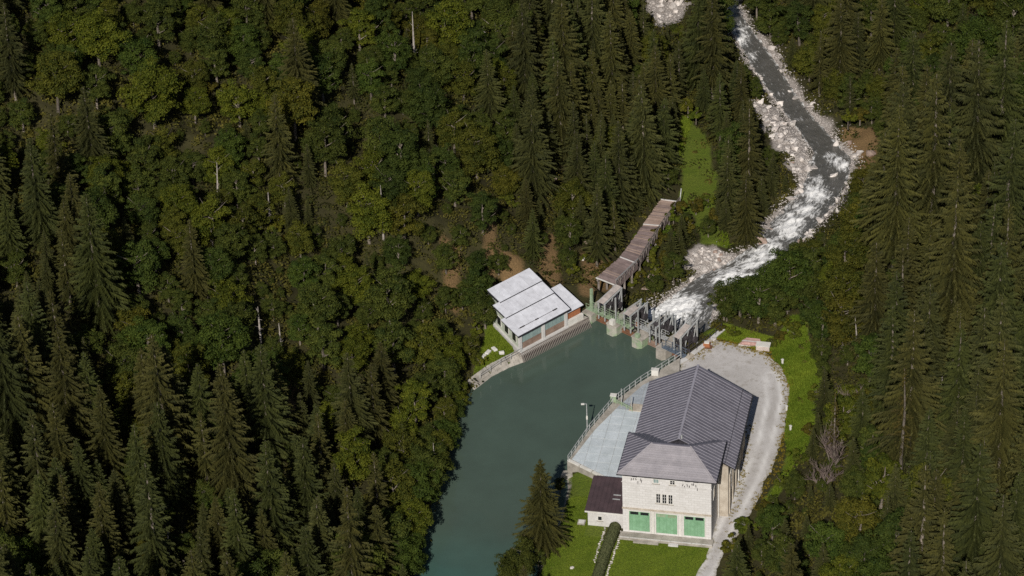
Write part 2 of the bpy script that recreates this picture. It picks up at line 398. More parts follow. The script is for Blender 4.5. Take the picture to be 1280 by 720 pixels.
st = np.maximum(st, np.clip(1.0 - sdist(RIVER_POLY, GX, GY) / (2.6 + 1.1 * wob(GX, GY, .5)), 0, 1) * np.clip(.75 + .5 * wob(GX, GY, .35), .2, 1))
st = np.maximum(st, .75 * np.clip(1.0 - np.abs(sdist(LAKE_POLY, GX, GY)) / 1.2, 0, 1) * (GX > 2))
a = me.attributes.new('zone', 'FLOAT_COLOR', 'POINT')
a.data.foreach_set('color', np.stack([gr, st, ea, np.ones_like(gr)], -1).astype(np.float32).ravel())
tag(link('terrain', me, M_TERRAIN), 'steep wooded valley sides and grassy valley floor', 'terrain', kind='structure')

def fill_grid(poly, step, zfun, attrs=None, jag=0.):
    """irregular-edged sheet: grid vertices near the outline are snapped to it"""
    xs = [p[0] for p in poly]; ys = [p[1] for p in poly]
    ax = np.arange(min(xs) - step, max(xs) + step, step); ay = np.arange(min(ys) - step, max(ys) + step, step)
    X, Y = np.meshgrid(ax, ay); s = sdist(poly, X, Y) + jag * (wob(X, Y, 1.1) + .6 * wob(X, Y, 2.7))
    gxs = np.gradient(s, step, axis=1); gys = np.gradient(s, step, axis=0); gn = np.maximum(gxs ** 2 + gys ** 2, .25)
    k = (s > 0) & (s < step * 1.3)
    X2 = np.where(k, X - gxs * s / gn, X); Y2 = np.where(k, Y - gys * s / gn, Y)
    ok = s < step * 1.3
    q = ok[:-1, :-1] & ok[:-1, 1:] & ok[1:, 1:] & ok[1:, :-1]
    c = (s[:-1, :-1] + s[:-1, 1:] + s[1:, 1:] + s[1:, :-1]) / 4 < step * .5
    ix = np.arange(X.size).reshape(X.shape)
    F = np.stack([ix[:-1, :-1], ix[:-1, 1:], ix[1:, 1:], ix[1:, :-1]], -1)[q & c]
    use = np.unique(F); mp = np.full(X.size, -1); mp[use] = np.arange(len(use))
    x = X2.ravel()[use]; y = Y2.ravel()[use]
    return x, y, np.stack([x, y, zfun(x, y)], -1), mp[F]

# lake
LW = list(LAKE_POLY); LW = [(x - 4, y) if i <= 5 else (x, y) for i, (x, y) in enumerate(LW)]
LW = LW[:13] + [(8.3, -22.9), (9, -26), (8, -33), (5, -41), (3, -50), (1.5, -80), (-2, -200)]
x, y, V, F = fill_grid(LW, .8, lambda x, y: 0 * x)
tag(link('lake', np_mesh('lake', V, F, smooth=True), M_LAKE), 'calm murky green reservoir water held back by the weir', 'lake', kind='structure')

# river
def dens(pts, n):
    out = []
    for i in range(len(pts) - 1):
        for k in range(n): out.append(tuple(np.array(pts[i]) * (1 - k / n) + np.array(pts[i + 1]) * k / n))
    return out + [tuple(pts[-1])]
ND = 22
Lp, Rp, Zp = np.array(dens(RL, ND)), np.array(dens(RR, ND)), np.array(dens([(z,) for z in RZ], ND))[:, 0]
NU = 46; U = np.linspace(-.06, 1.06, NU)
RX = Lp[:, :1] * (1 - U) + Rp[:, :1] * U; RY = Lp[:, 1:] * (1 - U) + Rp[:, 1:] * U
FOAM = [(926, 45, 14, 18, .8), (920, 345, 34, 12, 1.0), (955, 320, 22, 16, 1.05), (985, 285, 22, 18, 1.1), (870, 372, 22, 8, .7), (1022, 225, 12, 8, .7), (1055, 208, 9, 8, .9), (835, 388, 46, 20, 1.25), (850, 382, 28, 16, 1.4), (905, 352, 26, 12, .85), (940, 332, 24, 12, .95), (965, 308, 16, 14, .9), (990, 278, 20, 16, 1.05), (1020, 243, 18, 15, 1.15), (1005, 262, 22, 12, .95),
        (1047, 203, 13, 9, .9), (1010, 222, 16, 5, .6), (925, 48, 14, 16, .85), (940, 70, 10, 10, .6), (1038, 195, 10, 7, .8), (1000, 150, 10, 3, .5), (975, 118, 8, 4, .5)]
pxx, pyy = PJ(RX, RY, Zp[:, None] + 0 * RX)
foam = np.zeros(RX.shape)
for fx, fy, sx, sy, am in FOAM: foam = np.maximum(foam, am * np.exp(-((pxx - fx) / sx) ** 2 - ((pyy - fy) / sy) ** 2))
foam = np.clip(foam * (.92 + .24 * wob(RX, RY, 1.4) + .2 * wob(RY, RX, 3.0)), 0, 1)
edge_f = .35 * np.clip(1 - np.minimum(U, 1 - U) / .12, 0, 1)[None, :]
foam = np.clip(np.maximum(foam, .12 + edge_f * (1 + wob(RX, RY, 1.7))), 0, 1)
RZm = Zp[:, None] + .05 * wob(RX, RY, 2.1) + foam * (.20 * wob(RX, RY, 1.5) + .16 * wob(RY, RX, 3.9) + .15)
n0, n1 = RX.shape; ix = np.arange(n0 * n1).reshape(n0, n1)
F = np.stack([ix[:-1, :-1], ix[:-1, 1:], ix[1:, 1:], ix[1:, :-1]], -1).reshape(-1, 4)
me = np_mesh('river', np.stack([RX, RY, RZm], -1).reshape(-1, 3), F, smooth=True)
sl_ = np.concatenate([[0], np.cumsum(np.hypot(*np.diff((Lp + Rp) / 2, axis=0).T))])
wd = np.hypot(*(Rp - Lp).T)
flow = np.stack([np.repeat(sl_[:, None] * .75, NU, 1) + .5 * wob(RX, RY, .8), (U[None, :] - .5) * wd[:, None] * 2.2 + .4 * wob(RY, RX, .9), 0 * RX], -1)
me.attributes.new('flow', 'FLOAT_VECTOR', 'POINT').data.foreach_set('vector', flow.astype(np.float32).ravel())
a = me.attributes.new('foam', 'FLOAT', 'POINT'); a.data.foreach_set('value', foam.astype(np.float32).ravel())
tag(link('river', me, M_RIVER), 'grey mountain river with white rapids below the weir', 'river', kind='structure')

# gravel yard
YARD = px_poly([(848, 462), (862, 440), (892, 424), (925, 432), (955, 440), (978, 460), (987, 485), (982, 530), (970, 575), (950, 620), (930, 660), (905, 690), (893, 725),
                (868, 725), (888, 686), (893, 640), (905, 570), (905, 500)], 1.2)
x, y, V, F = fill_grid(YARD, .5, lambda x, y: 0 * x + 1.235, jag=.22)
me = np_mesh('gravel_yard', V, F, smooth=True)
ed = np.clip(1 + sdist(YARD, x, y) / 2.2, 0, 1)
me.attributes.new('edge', 'FLOAT', 'POINT').data.foreach_set('value', (ed * .6).astype(np.float32))
TR = px_poly([(965, 470), (968, 500), (957, 550), (938, 600), (912, 650), (890, 700), (870, 740)], 1.2)
def pl_dist(pl, X, Y):
    d = np.full(np.shape(X), 1e9)
    for (x0, y0), (x1, y1) in zip(pl[:-1], pl[1:]):
        ex, ey = x1 - x0, y1 - y0; t = np.clip(((X - x0) * ex + (Y - y0) * ey) / (ex * ex + ey * ey), 0, 1)
        d = np.minimum(d, np.hypot(X - x0 - t * ex, Y - y0 - t * ey))
    return d
td = pl_dist(TR, x, y)
trk = np.exp(-((td - .9) / .35) ** 2) * 1.0 * np.clip(.7 + .5 * wob(x, y, .8), 0, 1)
me.attributes.new('track', 'FLOAT', 'POINT').data.foreach_set('value', trk.astype(np.float32))
tag(link('gravel_yard', me, M_GRAVEL), 'pale gravel yard and drive curving round the powerhouse', 'yard', kind='structure')

# ------------------------------------------------------------------ building helpers
def clip3(poly, n, d, keep=1):
    out = []
    for i in range(len(poly)):
        p, q = poly[i], poly[(i + 1) % len(poly)]
        a = (n.dot(p) - d) * keep; b = (n.dot(q) - d) * keep
        if a >= 0: out.append(p)
        if (a >= 0) != (b >= 0): out.append(p + (q - p) * (a / (a - b)))
    return out
def slab(mb, poly, nrm, t0, t1):
    if len(poly) >= 3: mb.hexa([p + nrm * t0 for p in poly], [p + nrm * t1 for p in poly])
def strips(poly, along, width, name, m, parent, m_seam=None, gap=.02, t=.05, seam=.06, seam_h=.11, lap=0.):
    """split a roof face into one object per sheet; optional standing seam per sheet"""
    poly = [Vector(p) for p in poly]
    nrm = (poly[1] - poly[0]).cross(poly[2] - poly[0]).normalized()
    if nrm.z < 0: nrm = -nrm
    along = Vector(along).normalized()
    ds = [along.dot(p) for p in poly]; lo, hi = min(ds), max(ds); n = max(1, round((hi - lo) / width)); w = (hi - lo) / n
    for k in range(n):
        a, b = lo + k * w, lo + (k + 1) * w
        pc = clip3(clip3(poly, along, a, 1), along, b - gap, -1)
        if len(pc) < 3: continue
        mb = MB()
        if lap:
            dk = [(along.dot(p) - a) / w for p in pc]
            mb.hexa([p for p in pc], [p + nrm * (t + lap * (1 - d)) for p, d in zip(pc, dk)])
        else: slab(mb, pc, nrm, .0, t)
        nf = len(mb.f)
        if m_seam:
            ps = clip3(clip3(poly, along, a, 1), along, a + seam, -1)
            if len(ps) >= 3: slab(mb, ps, nrm, .0, seam_h)
        o = mb.build(name, m, parent)
        if m_seam:
            o.data.materials.append(m_seam)
            for i, f in enumerate(o.data.polygons):
                if i >= nf: f.material_index = 1
M_SEAM = mat('grey_roof_seam', (.30, .29, .335), (.23, .22, .255), rough=.5, scale=1.)
def window(parent, x0, x1, z0, z1, y=0., nxp=2, nzp=2, frame=M_WHITE, glass=M_GLASS, fw=.09):
    """window standing proud of a wall facing -y; pane and bars are its parts"""
    w = MB(); w.box(x0, x1, y - .05, y + .02, z0, z0 + fw).box(x0, x1, y - .05, y + .02, z1 - fw, z1)
    w.box(x0, x0 + fw, y - .05, y + .02, z0 + fw, z1 - fw).box(x1 - fw, x1, y - .05, y + .02, z0 + fw, z1 - fw)
    o = w.build('window', frame, parent)
    for i in range(nxp):
        for j in range(nzp):
            a = x0 + fw + (x1 - x0 - 2 * fw) * i / nxp; b = x0 + fw + (x1 - x0 - 2 * fw) * (i + 1) / nxp
            c = z0 + fw + (z1 - z0 - 2 * fw) * j / nzp; d = z0 + fw + (z1 - z0 - 2 * fw) * (j + 1) / nzp
            MB().box(a + .03, b - .03, y - .02, y + .01, c + .03, d - .03).build('pane', glass, o)
    MB().box(x0 - .08, x1 + .08, y - .12, y, z0 - .09, z0 - .003).build('sill', M_CONC, o)
    return o

# ------------------------------------------------------------------ powerhouse
PH = (13.2, -37.9, 1.2); PRZ = math.radians(-12.5)
ph = thing('power_house', PH, PRZ, 'large pale powerhouse with grey hipped sheet roof and three green garage doors', 'powerhouse')
fz = 9.85
MB().box(0, 11.6, 0, 8.2, -.3, fz).build('front_wall', M_MASON, ph)
g = MB()
prof = [(.75, -.3), (13.0, -.3), (13.0, 8.2), (6.55, 11.75), (.75, 8.9)]
g.hexa([(x, 8.203, z) for x, z in prof], [(x, 21.4, z) for x, z in prof]); g.box(11.603, 13.0, 5.6, 8.2, -.3, 8.2)
g.build('hall_wall', M_TAN, ph)
# front pavilion roof: a hip
ex0, ex1, ey0, ey1, rz0 = -.55, 12.25, -.42, 8.7, 12.0
E0, E1, E2, E3 = Vector((ex0, ey0, fz + .1)), Vector((ex1, ey0, fz + .1)), Vector((ex1, ey1, fz + .1)), Vector((ex0, ey1, fz + .1))
T0, T1 = Vector((3.3, 4.15, rz0)), Vector((8.25, 4.15, rz0))
rf = MB().add([E0, E1, E2, E3, T0, T1, E0 - Vector((0, 0, .16)), E1 - Vector((0, 0, .16)), E2 - Vector((0, 0, .16)), E3 - Vector((0, 0, .16))],
              [(0, 1, 5, 4), (1, 2, 5), (2, 3, 4, 5), (3, 0, 4), (0, 1, 7, 6), (1, 2, 8, 7), (2, 3, 9, 8), (3, 0, 6, 9), (6, 7, 8, 9)]).build('hip_roof', M_DARKTRIM, ph)
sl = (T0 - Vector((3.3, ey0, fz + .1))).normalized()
strips([E0, E1, T1, T0], sl, .33, 'shingle_course', M_SUNLIT_SLATE, rf, gap=.012, t=.02, lap=.045)  # front slope coloured lighter than the other slopes to show the sun on it
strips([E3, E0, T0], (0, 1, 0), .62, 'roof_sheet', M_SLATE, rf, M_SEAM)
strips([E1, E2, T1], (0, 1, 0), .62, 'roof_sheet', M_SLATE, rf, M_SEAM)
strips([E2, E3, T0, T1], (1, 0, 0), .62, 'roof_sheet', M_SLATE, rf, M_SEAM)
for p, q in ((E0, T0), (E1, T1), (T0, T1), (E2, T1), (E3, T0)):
    MB().bar(p + Vector((0, 0, .06)), q + Vector((0, 0, .06)), .2, .14).build('ridge_cap', M_SUNLIT_SLATE if p in (E0, E1) else M_SLATE, rf)  # the two front hip caps take the painted sunlit tone too
for p, q in ((E1, E2), (E3, E0)):
    MB().tube([p + Vector((0.05 if p is E1 else -.05, 0, -.1)), q + Vector((0.05 if p is E1 else -.05, 0, -.1))], .09, 8).build('gutter', M_DARKTRIM, rf)
# long hall roof: a gable, its right slope carried further down
RG = 12.25; yl0, yl1 = 5.2, 21.9
def mz(x): return RG - (6.6 - x) * .512 if x < 6.6 else RG - (x - 6.6) * .565
Lf, Lb, Rf, Rb = Vector((.0, yl0 + 3.6, mz(0.))), Vector((.0, yl1, mz(0.))), Vector((13.85, 5.35, mz(13.85))), Vector((13.85, yl1, mz(13.85)))
Gf, Gb = Vector((6.6, yl0, RG)), Vector((6.6, yl1, RG))
dn = Vector((0, 0, -.2))
Lf2 = Vector((0, yl0, mz(0.)))
hr = MB().add([Lf2, Lb, Gb, Gf, Rf, Rb] + [p + dn for p in (Lf2, Lb, Gb, Gf, Rf, Rb)],
              [(0, 1, 2, 3), (3, 2, 5, 4), (6, 7, 8, 9), (9, 8, 11, 10), (0, 1, 7, 6), (4, 5, 11, 10), (1, 2, 8, 7), (2, 5, 11, 8), (0, 3, 9, 6), (3, 4, 10, 9)]).build('hall_roof', M_DARKTRIM, ph)
Rs0, Rs1 = Vector((12.55, 5.35, mz(12.55))), Vector((12.55, yl1, mz(12.55)))
strips([Lf2, Lb, Gb, Gf], (0, 1, 0), .62, 'roof_sheet', M_SLATE, hr, M_SEAM)
strips([Gf, Gb, Rs1, Rs0], (0, 1, 0), .62, 'roof_sheet', M_SLATE, hr, M_SEAM)
strips([Rs0 + Vector((.05, 0, -.08)), Rs1 + Vector((.05, 0, -.08)), Rb + Vector((0, 0, -.05)), Rf + Vector((0, 0, -.05))], (0, 1, 0), .62, 'roof_sheet', M_SLATE, hr, M_SEAM)
MB().bar(Gf + Vector((0, 0, .1)), Gb + Vector((0, 0, .1)), .3, .08).build('ridge_cap', M_SEAM, hr)
MB().bar(Rf + Vector((.07, -.05, -.13)), Rb + Vector((.07, .05, -.13)), .18, .26).build('gutter', M_DARKTRIM, hr)
MB().tube([(6.9, 5.6, 12.0), (6.9, 5.6, 12.65)], .12, 8).build('vent_pipe', M_STEEL, hr)
# facade
for x0, x1, slots in ((.85, 3.55, 1), (4.4, 7.15, 0), (8.05, 10.75, 1)):
    d = MB().box(x0, x1, -.06, .04, .75, 3.95).build('garage_door', M_GREEN, ph)
    n = 6; w = (x1 - x0) / n
    for k in range(n): MB().box(x0 + k * w + .03, x0 + (k + 1) * w - .03, -.11, -.061, .8, 3.35).build('door_board', M_GREEN, d)
    for k in range(2):
        a = x0 + .14 + k * (x1 - x0) / 2; b = a + (x1 - x0) / 2 - .28
        if slots: MB().box(a, b, -.10, -.061, 3.42, 3.85).build('pane', M_GLASS, d)
        else: MB().box(a, b, -.10, -.061, 3.42, 3.85).build('door_panel', M_GREENP, d)
    MB().box(x0 - .14, x0 - .003, -.14, .03, .6, 4.1).box(x1 + .003, x1 + .14, -.14, .03, .6, 4.1).box(x0 - .003, x1 + .003, -.14, .03, 3.96, 4.1).build('door_frame', M_WHITE, d)
for x in (3.66, 7.26): MB().box(x + .15, x + .5, -.16, .02, .55, 4.2).build('pilaster', M_WHITE, ph)
MB().box(-.06, 11.66, -.17, -.003, 4.25, 4.45).build('cornice', M_TAN, ph)
MB().box(-.1, 11.7, -.12, -.003, 8.55, 8.62).build('string_course', M_PLASTER, ph)
for x0 in (4.35, 5.15, 5.95): window(ph, x0, x0 + .68, 5.55, 7.15, 0, 2, 3, fw=.07)
window(ph, 4.0, 4.85, 8.72, 9.5, 0, 2, 1, glass=M_TEAL); window(ph, 6.15, 6.95, 8.72, 9.5, 0, 2, 2)
for cx, n in ((2.1, 6), (9.0, 8)):
    for k in range(n):
        x = cx + (k - n / 2) * .27 + random.uniform(-.08, .08); z = 9.35 - random.uniform(0, .85); h = random.uniform(.15, .42)
        o = MB().bar((x, -.04, z), (x + random.uniform(-.12, .12), -.04, z - h), random.uniform(.08, .16), .08).build('wall_ornament', M_DSTEEL, ph)
for cx in (1.6, 8.5, 9.6): MB().box(cx - .35, cx + .35, -.05, -.003, 9.45, 9.52).build('wall_ornament', M_DSTEEL, ph)
for x in (1.2, 10.3): MB().tube([(x, -.08, 9.7), (x, -.08, 4.5)], .05, 6).build('downpipe', M_WHITE, ph) if x < 0 else None
MB().box(-.3, 11.9, -1.25, -.003, -.35, .42).build('plinth', M_CONC, ph)
MB().box(1.6, 4.9, -1.75, -1.253, -.35, .2).build('step', M_CONC, ph); MB().box(6.2, 7.5, -1.75, -1.253, -.35, .22).build('step', M_PLASTER, ph)
for k in range(9): MB().box(-.25 + k * 1.35, 1.05 + k * 1.35, -1.3, -1.18, .423, .50).build('coping_stone', M_PLASTER, ph)
# right flank: windows, buttresses
fl = MB()
for k in range(5):
    y0 = 7.2 + k * 2.9
    o = MB().box(13.003, 13.08, y0, y0 + 1.2, 3.0, 6.2).build('window', M_WHITE, ph)
    MB().box(13.05, 13.1, y0 + .12, y0 + 1.08, 3.15, 6.05).build('pane', M_GLASS, o)
    MB().box(13.003, 13.16, y0 - .95, y0 - .6, -.3, 6.4).build('buttress', M_TAN, ph)
o = MB().box(11.603, 11.66, 1.6, 2.7, 5.6, 7.2).build('window', M_WHITE, ph); MB().box(11.64, 11.68, 1.7, 2.6, 5.7, 7.1).build('pane', M_GLASS, o)
MB().tube([(13.25, 13.5, 7.7), (13.25, 13.5, 0)], .09, 8).build('downpipe', M_WHITE, ph)
MB().tube([(11.78, 5.2, 9.6), (11.78, 5.2, 0)], .07, 8).build('downpipe', M_WHITE, ph)

# low annex
an = thing('annex', PH, PRZ, 'low white annex with dark brown lean-to roof beside the powerhouse', 'annex')
MB().box(-4.85, -.06, 1.1, 7.0, -.35, 2.55).build('wall', M_PLASTER, an)
P0, P1, P2, P3 = Vector((-5.15, .65, 2.72)), Vector((-.04, .65, 2.72)), Vector((-.04, 7.4, 3.35)), Vector((-5.15, 7.4, 3.35))
r = MB(); r.hexa([p - Vector((0, 0, .14)) for p in (P0, P1, P2, P3)], [P0, P1, P2, P3]); ro = r.build('roof', M_DARKTRIM, an)
strips([P0, P1, P2, P3], (1, 0, 0), .55, 'roof_sheet', M_BROOF, ro, M_BROOF, seam_h=.085)
for y in (3.1, 3.9): MB().box(-1.9, -.9, y, y + .16, 2.72 + (y - .65) * .0933 + .09, 2.72 + (y - .65) * .0933 + .15).build('snow_guard', M_STEEL, ro)
MB().box(-5.15, -.04, .56, .647, 2.5, 2.70).build('fascia', M_WHITE, an)
window(an, -3.6, -2.9, .9, 1.7, 1.1, 1, 1)

# ------------------------------------------------------------------ terrace
TZ = 2.1
TP = [W(*p, TZ) for p in ((709, 577), (736, 538), (765, 504), (800, 478), (835, 456), (850, 447))]
def loc(p, o=PH, a=PRZ):
    dx, dy = p[0] - o[0], p[1] - o[1]; return (dx * math.cos(a) + dy * math.sin(a), -dx * math.sin(a) + dy * math.cos(a))
TL = [loc(p) for p in TP]
print('TL', TL)
te = thing('terrace', PH, PRZ, 'lakeside terrace paved with pale blue-grey slabs beside the powerhouse', 'terrace')
tz = TZ - PH[2]
poly = TL + [(3.4, 23.6), (.55, 22.2), (.55, 8.35), (-.2, 7.95)]
MB().prism(poly, -3.4, tz).build('retaining_wall', M_CONC, te)
inner = [(x + .9 * (1 if i < 4 else .5), y - .35 if i > 1 else y + .5) for i, (x, y) in enumerate(TL)]
ip = [Vector((*p, 0)) for p in [(TL[0][0] + .55, TL[0][1] + .55), (TL[1][0] + .75, TL[1][1]), (TL[2][0] + 1.0, TL[2][1] - .7), (TL[3][0] + .5, TL[3][1] - .6), (TL[4][0] - .9, TL[4][1] - 3.4), (.5, TL[4][1] - 3.4), (.5, 8.45), (-.25, 8.3)]]
sx = sorted({0}); S = 1.75
x0 = min(p.x for p in ip); y0 = min(p.y for p in ip)
for i in range(8):
    for j in range(18):
        pc = ip
        for n, d, k in ((Vector((1, 0, 0)), x0 + i * S + .015, 1), (Vector((1, 0, 0)), x0 + (i + 1) * S - .015, -1), (Vector((0, 1, 0)), y0 + j * S + .04, 1), (Vector((0, 1, 0)), y0 + (j + 1) * S - .04, -1)):
            if len(pc) >= 3: pc = clip3(pc, n, d, k)
        if len(pc) < 3: continue
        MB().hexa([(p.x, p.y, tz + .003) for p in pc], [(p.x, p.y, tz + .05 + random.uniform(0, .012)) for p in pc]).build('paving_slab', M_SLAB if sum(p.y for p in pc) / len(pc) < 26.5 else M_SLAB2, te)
for k in range(5):
    t0 = k / 5; a = Vector((*TL[0], 0)).lerp(Vector((-.4, 7.7, 0)), t0 + .01); b = Vector((*TL[0], 0)).lerp(Vector((-.4, 7.7, 0)), t0 + .19)
    MB().bar(a + Vector((0, .3, tz + .12)), b + Vector((0, .3, tz + .12)), .35, .23).build('kerb_stone', M_WHITE, te)
a0 = TL[0]; MB().prism([(a0[0] - .7, a0[1] - 1.2), (a0[0] + 1.9, a0[1] - 1.35), (a0[0] + 1.9, a0[1] - .05), (a0[0] - .5, a0[1] - .05)], -2.5, -.55).build('landing_ledge', M_CONC, te)
MB().box(-3.6, .4, 25.6, 27.2, tz + .003, tz + .16).build('raised_pad', M_TAN, te)

def railing(pts, z, name, label, h=1.05, step=1.5, m=M_STEEL, w=.05, rails=(.5, 1.0), parent_cat='railing'):
    o = thing(name, (pts[0][0], pts[0][1], z), 0, label, parent_cat)
    q = [Vector((p[0] - pts[0][0], p[1] - pts[0][1], (p[2] - z) if len(p) > 2 else 0)) for p in pts]
    for a, b in zip(q[:-1], q[1:]):
        n = max(1, round((b - a).length / step))
        for k in range(n):
            p = a.lerp(b, k / n); MB().bar(p, p + Vector((0, 0, h)), w * 1.3).build('post', m, o)
        for r in rails: MB().bar(a + Vector((0, 0, h * r)), b + Vector((0, 0, h * r)), w).build('rail', m, o)
    MB().bar(q[-1], q[-1] + Vector((0, 0, h)), w * 1.3).build('post', m, o)
    return o
railing([(x + .12, y - .05) for x, y in TP], TZ, 'terrace_railing', 'grey metal railing along the lake edge of the paved terrace', w=.065, rails=(.5, 1.0), step=1.3)
p0 = W(711, 580, TZ); p1 = W(776, 588, TZ)
def lamp(px, py, z, h, name, label, cat, head=True):
    x, y = W(px, py, z); o = thing(name, (x, y, z), 0, label, cat)
    MB().tube([(0, 0, 0), (0, 0, h * .5), (0, 0, h)], [.085, .07, .055], 8).build('pole', M_STEEL, o)
    MB().box(-.16, .16, -.16, .16, 0, .06).build('base_plate', M_STEEL, o)
    if head:
        MB().bar((0, 0, h), (-.45, 0, h + .03), .06).build('arm', M_STEEL, o)
        MB().box(-.75, -.3, -.14, .14, h - .06, h + .06).build('lamp_head', M_WHITE, o)
        MB().box(-.11, .11, -.16, -.05, h * .42, h * .55).build('junction_box', M_WHITE, o)
    return o
lamp(734, 537, TZ, 4.3, 'lamp_post', 'slim lamp post with white head at the terrace railing', 'lamp post')
lamp(777, 508, TZ, 3.0, 'pole', 'bare pale pole beside the green terrace barrier', 'pole', False)
lamp(789.5, 512, TZ, 2.2, 'pole', 'short dark-looking pole at the inner end of the green barrier', 'pole', False)
x, y = W(767, 502, TZ); bq = thing('control_cabinet', (x, y, TZ), PRZ, 'small pale green control cabinet on the terrace edge', 'cabinet')
MB().box(-.4, .4, -.3, .3, .05, 1.1).build('body', M_GREENP, bq, .03); MB().box(-.45, .45, -.35, .35, 1.103, 1.17).build('lid', M_WHITE, bq); MB().box(-.3, .3, -.33, -.303, .15, 1.0).build('door', M_GREENP, bq)
x, y = W(819, 469, TZ); bq = thing('control_cabinet', (x, y, TZ), PRZ, 'small white control cabinet by the terrace railing near the hall roof', 'cabinet')
MB().box(-.5, .5, -.3, .3, .05, .95).build('body', M_WHITE, bq, .03); MB().box(-.55, .55, -.35, .35, .953, 1.02).build('lid', M_WHITE, bq); MB().box(-.4, .4, -.33, -.303, .12, .85).build('door', M_WHITE, bq)
a, b = W(770, 505, TZ), W(790, 515, TZ)
ba = thing('barrier', (a[0], a[1], TZ), 0, 'low green barrier rail crossing the terrace slabs', 'barrier')
d = Vector((b[0] - a[0], b[1] - a[1], 0))
for k in range(4): MB().bar(d * (k / 3), d * (k / 3) + Vector((0, 0, .75)), .09).build('post', M_GREENP, ba)
for z in (.4, .72): MB().bar(Vector((0, 0, z)), d + Vector((0, 0, z)), .09, .12).build('rail', M_GREENP, ba)

# wall between yard and weir basin
wp = [W(*p, 1.5) for p in ((838, 459), (858, 448), (880, 431), (904, 411))]
yw = thing('yard_wall', (wp[0][0], wp[0][1], 0), 0, 'low concrete wall with pale coping between gravel yard and weir', 'wall')
q = [Vector((x - wp[0][0], y - wp[0][1], 0)) for x, y in wp]
for a, b in zip(q[:-1], q[1:]):
    MB().bar(a + Vector((0, 0, -1.6)), b + Vector((0, 0, -1.6)), .55, 6.0).build('wall_section', M_CONC, yw)
    n = max(2, round((b - a).length / 1.6))
    for k in range(n): MB().bar(a.lerp(b, k / n + .008) + Vector((0, 0, 1.48)), a.lerp(b, (k + 1) / n - .008) + Vector((0, 0, 1.48)), .72, .15).build('coping_stone', M_TAN if k % 3 == 0 else M_PLASTER, yw)
railing([W(862, 444, 1.56), W(880, 431, 1.56), W(902, 412, 1.56)], 1.56, 'yard_railing', 'dark metal railing on the wall beside the weir basin', m=M_DSTEEL)
railing([W(832, 462, 1.3), W(852, 449, 1.3)], 1.2, 'landing_railing', 'short steel railing linking terrace and weir walkway', m=M_STEEL)

# ------------------------------------------------------------------ gatehouse
GZ0 = 1.2
gx0, gy0 = W(647.6, 421, 4.2)
GRZ = math.radians(40)
gh = thing('gate_house', (gx0, gy0, GZ0), GRZ, 'intake house with big white sheet roof and glazed lake front', 'gatehouse')
e0, e1 = 4.2 - GZ0, 6.7 - GZ0
def rzg(y): return e0 + (e1 - e0) * y / 8.6
MB().hexa([(.5, .35, -.3), (9.3, .35, -.3), (9.3, 8.0, -.3), (2.3, 8.0, -.3)], [(.5, .35, rzg(.35) - .2), (9.3, .35, rzg(.35) - .2), (9.3, 8.0, rzg(8.0) - .2), (2.3, 8.0, rzg(8.) - .2)]).build('wall', M_PALEW, gh)
ro = MB()
for (a, b, xa) in ((0, 3.5, 0.), (3.5, 6.0, .75), (6.0, 8.6, 1.9)):
    ro.hexa([(xa, a, rzg(a) - .15), (9.8, a, rzg(a) - .15), (9.8, b, rzg(b) - .15), (xa, b, rzg(b) - .15)], [(xa, a, rzg(a)), (9.8, a, rzg(a)), (9.8, b, rzg(b)), (xa, b, rzg(b))])
ro = ro.build('roof', M_DARKTRIM, gh)
for k, (a, b, xa) in enumerate(((0, 3.62, -.04), (3.38, 6.12, .7), (5.88, 8.62, 1.85))):
    lift = .16 * k
    V4 = [Vector((xa, a, rzg(a) + .03 + lift)), Vector((9.84, a, rzg(a) + .03 + lift)), Vector((9.84, b, rzg(b) + .03 + lift)), Vector((xa, b, rzg(b) + .03 + lift))]
    strips(V4, (1, 0, 0), 1.1, 'roof_sheet', M_WROOF, ro, M_WROOF, gap=.015, t=.05, seam=.05, seam_h=.085)
    MB().bar((xa, a - .02, rzg(a) + lift - .04), (9.84, a - .02, rzg(a) + lift - .04), .05, .14).build('lap_trim', M_DARKTRIM, ro)
MB().bar((9.87, 0, e0 - .03), (9.87, 8.6, e1 + .2), .06, .3).build('verge_trim', M_DARKTRIM, ro)
for x, w in ((1.2, .9), (4.1, .6), (7.4, .8)):
    MB().box(x, x + w, .9, 1.05, rzg(.95) + .09, rzg(.95) + .2).build('snow_guard', M_DSTEEL, ro)
MB().bar((1.0, 1.0, rzg(1.0) + .11), (8.3, 1.0, rzg(1.0) + .11), .05).build('snow_rail', M_DSTEEL, ro)
MB().bar((-.05, -.06, e0 - .06), (9.85, -.06, e0 - .06), .14, .2).build('gutter', M_DARKTRIM, ro)
for x0, x1 in ((.75, 4.5), (5.15, 9.0)):
    w = (x1 - x0) / 5
    for k in range(5):
        o = MB().box(x0 + k * w + .04, x0 + (k + 1) * w - .04, .23, .347, 1.45, 2.55).build('glazing', M_TEAL, gh)
    for k in range(4): MB().box(x0, x1, .25, .347, .40 + k * .26, .40 + k * .26 + .24).build('shutter_board', M_BROWNP, gh)
for x in (.5, 4.82, 9.1): MB().box(x - .22, x + .22, .02, .4, -.3, 2.75).build('pillar', M_PLASTER, gh)
MB().box(.3, 9.4, -.1, .34, -.4, .35).build('plinth', M_PLASTER, gh)
def sx_(y): return .5 + (y - .35) * .2353
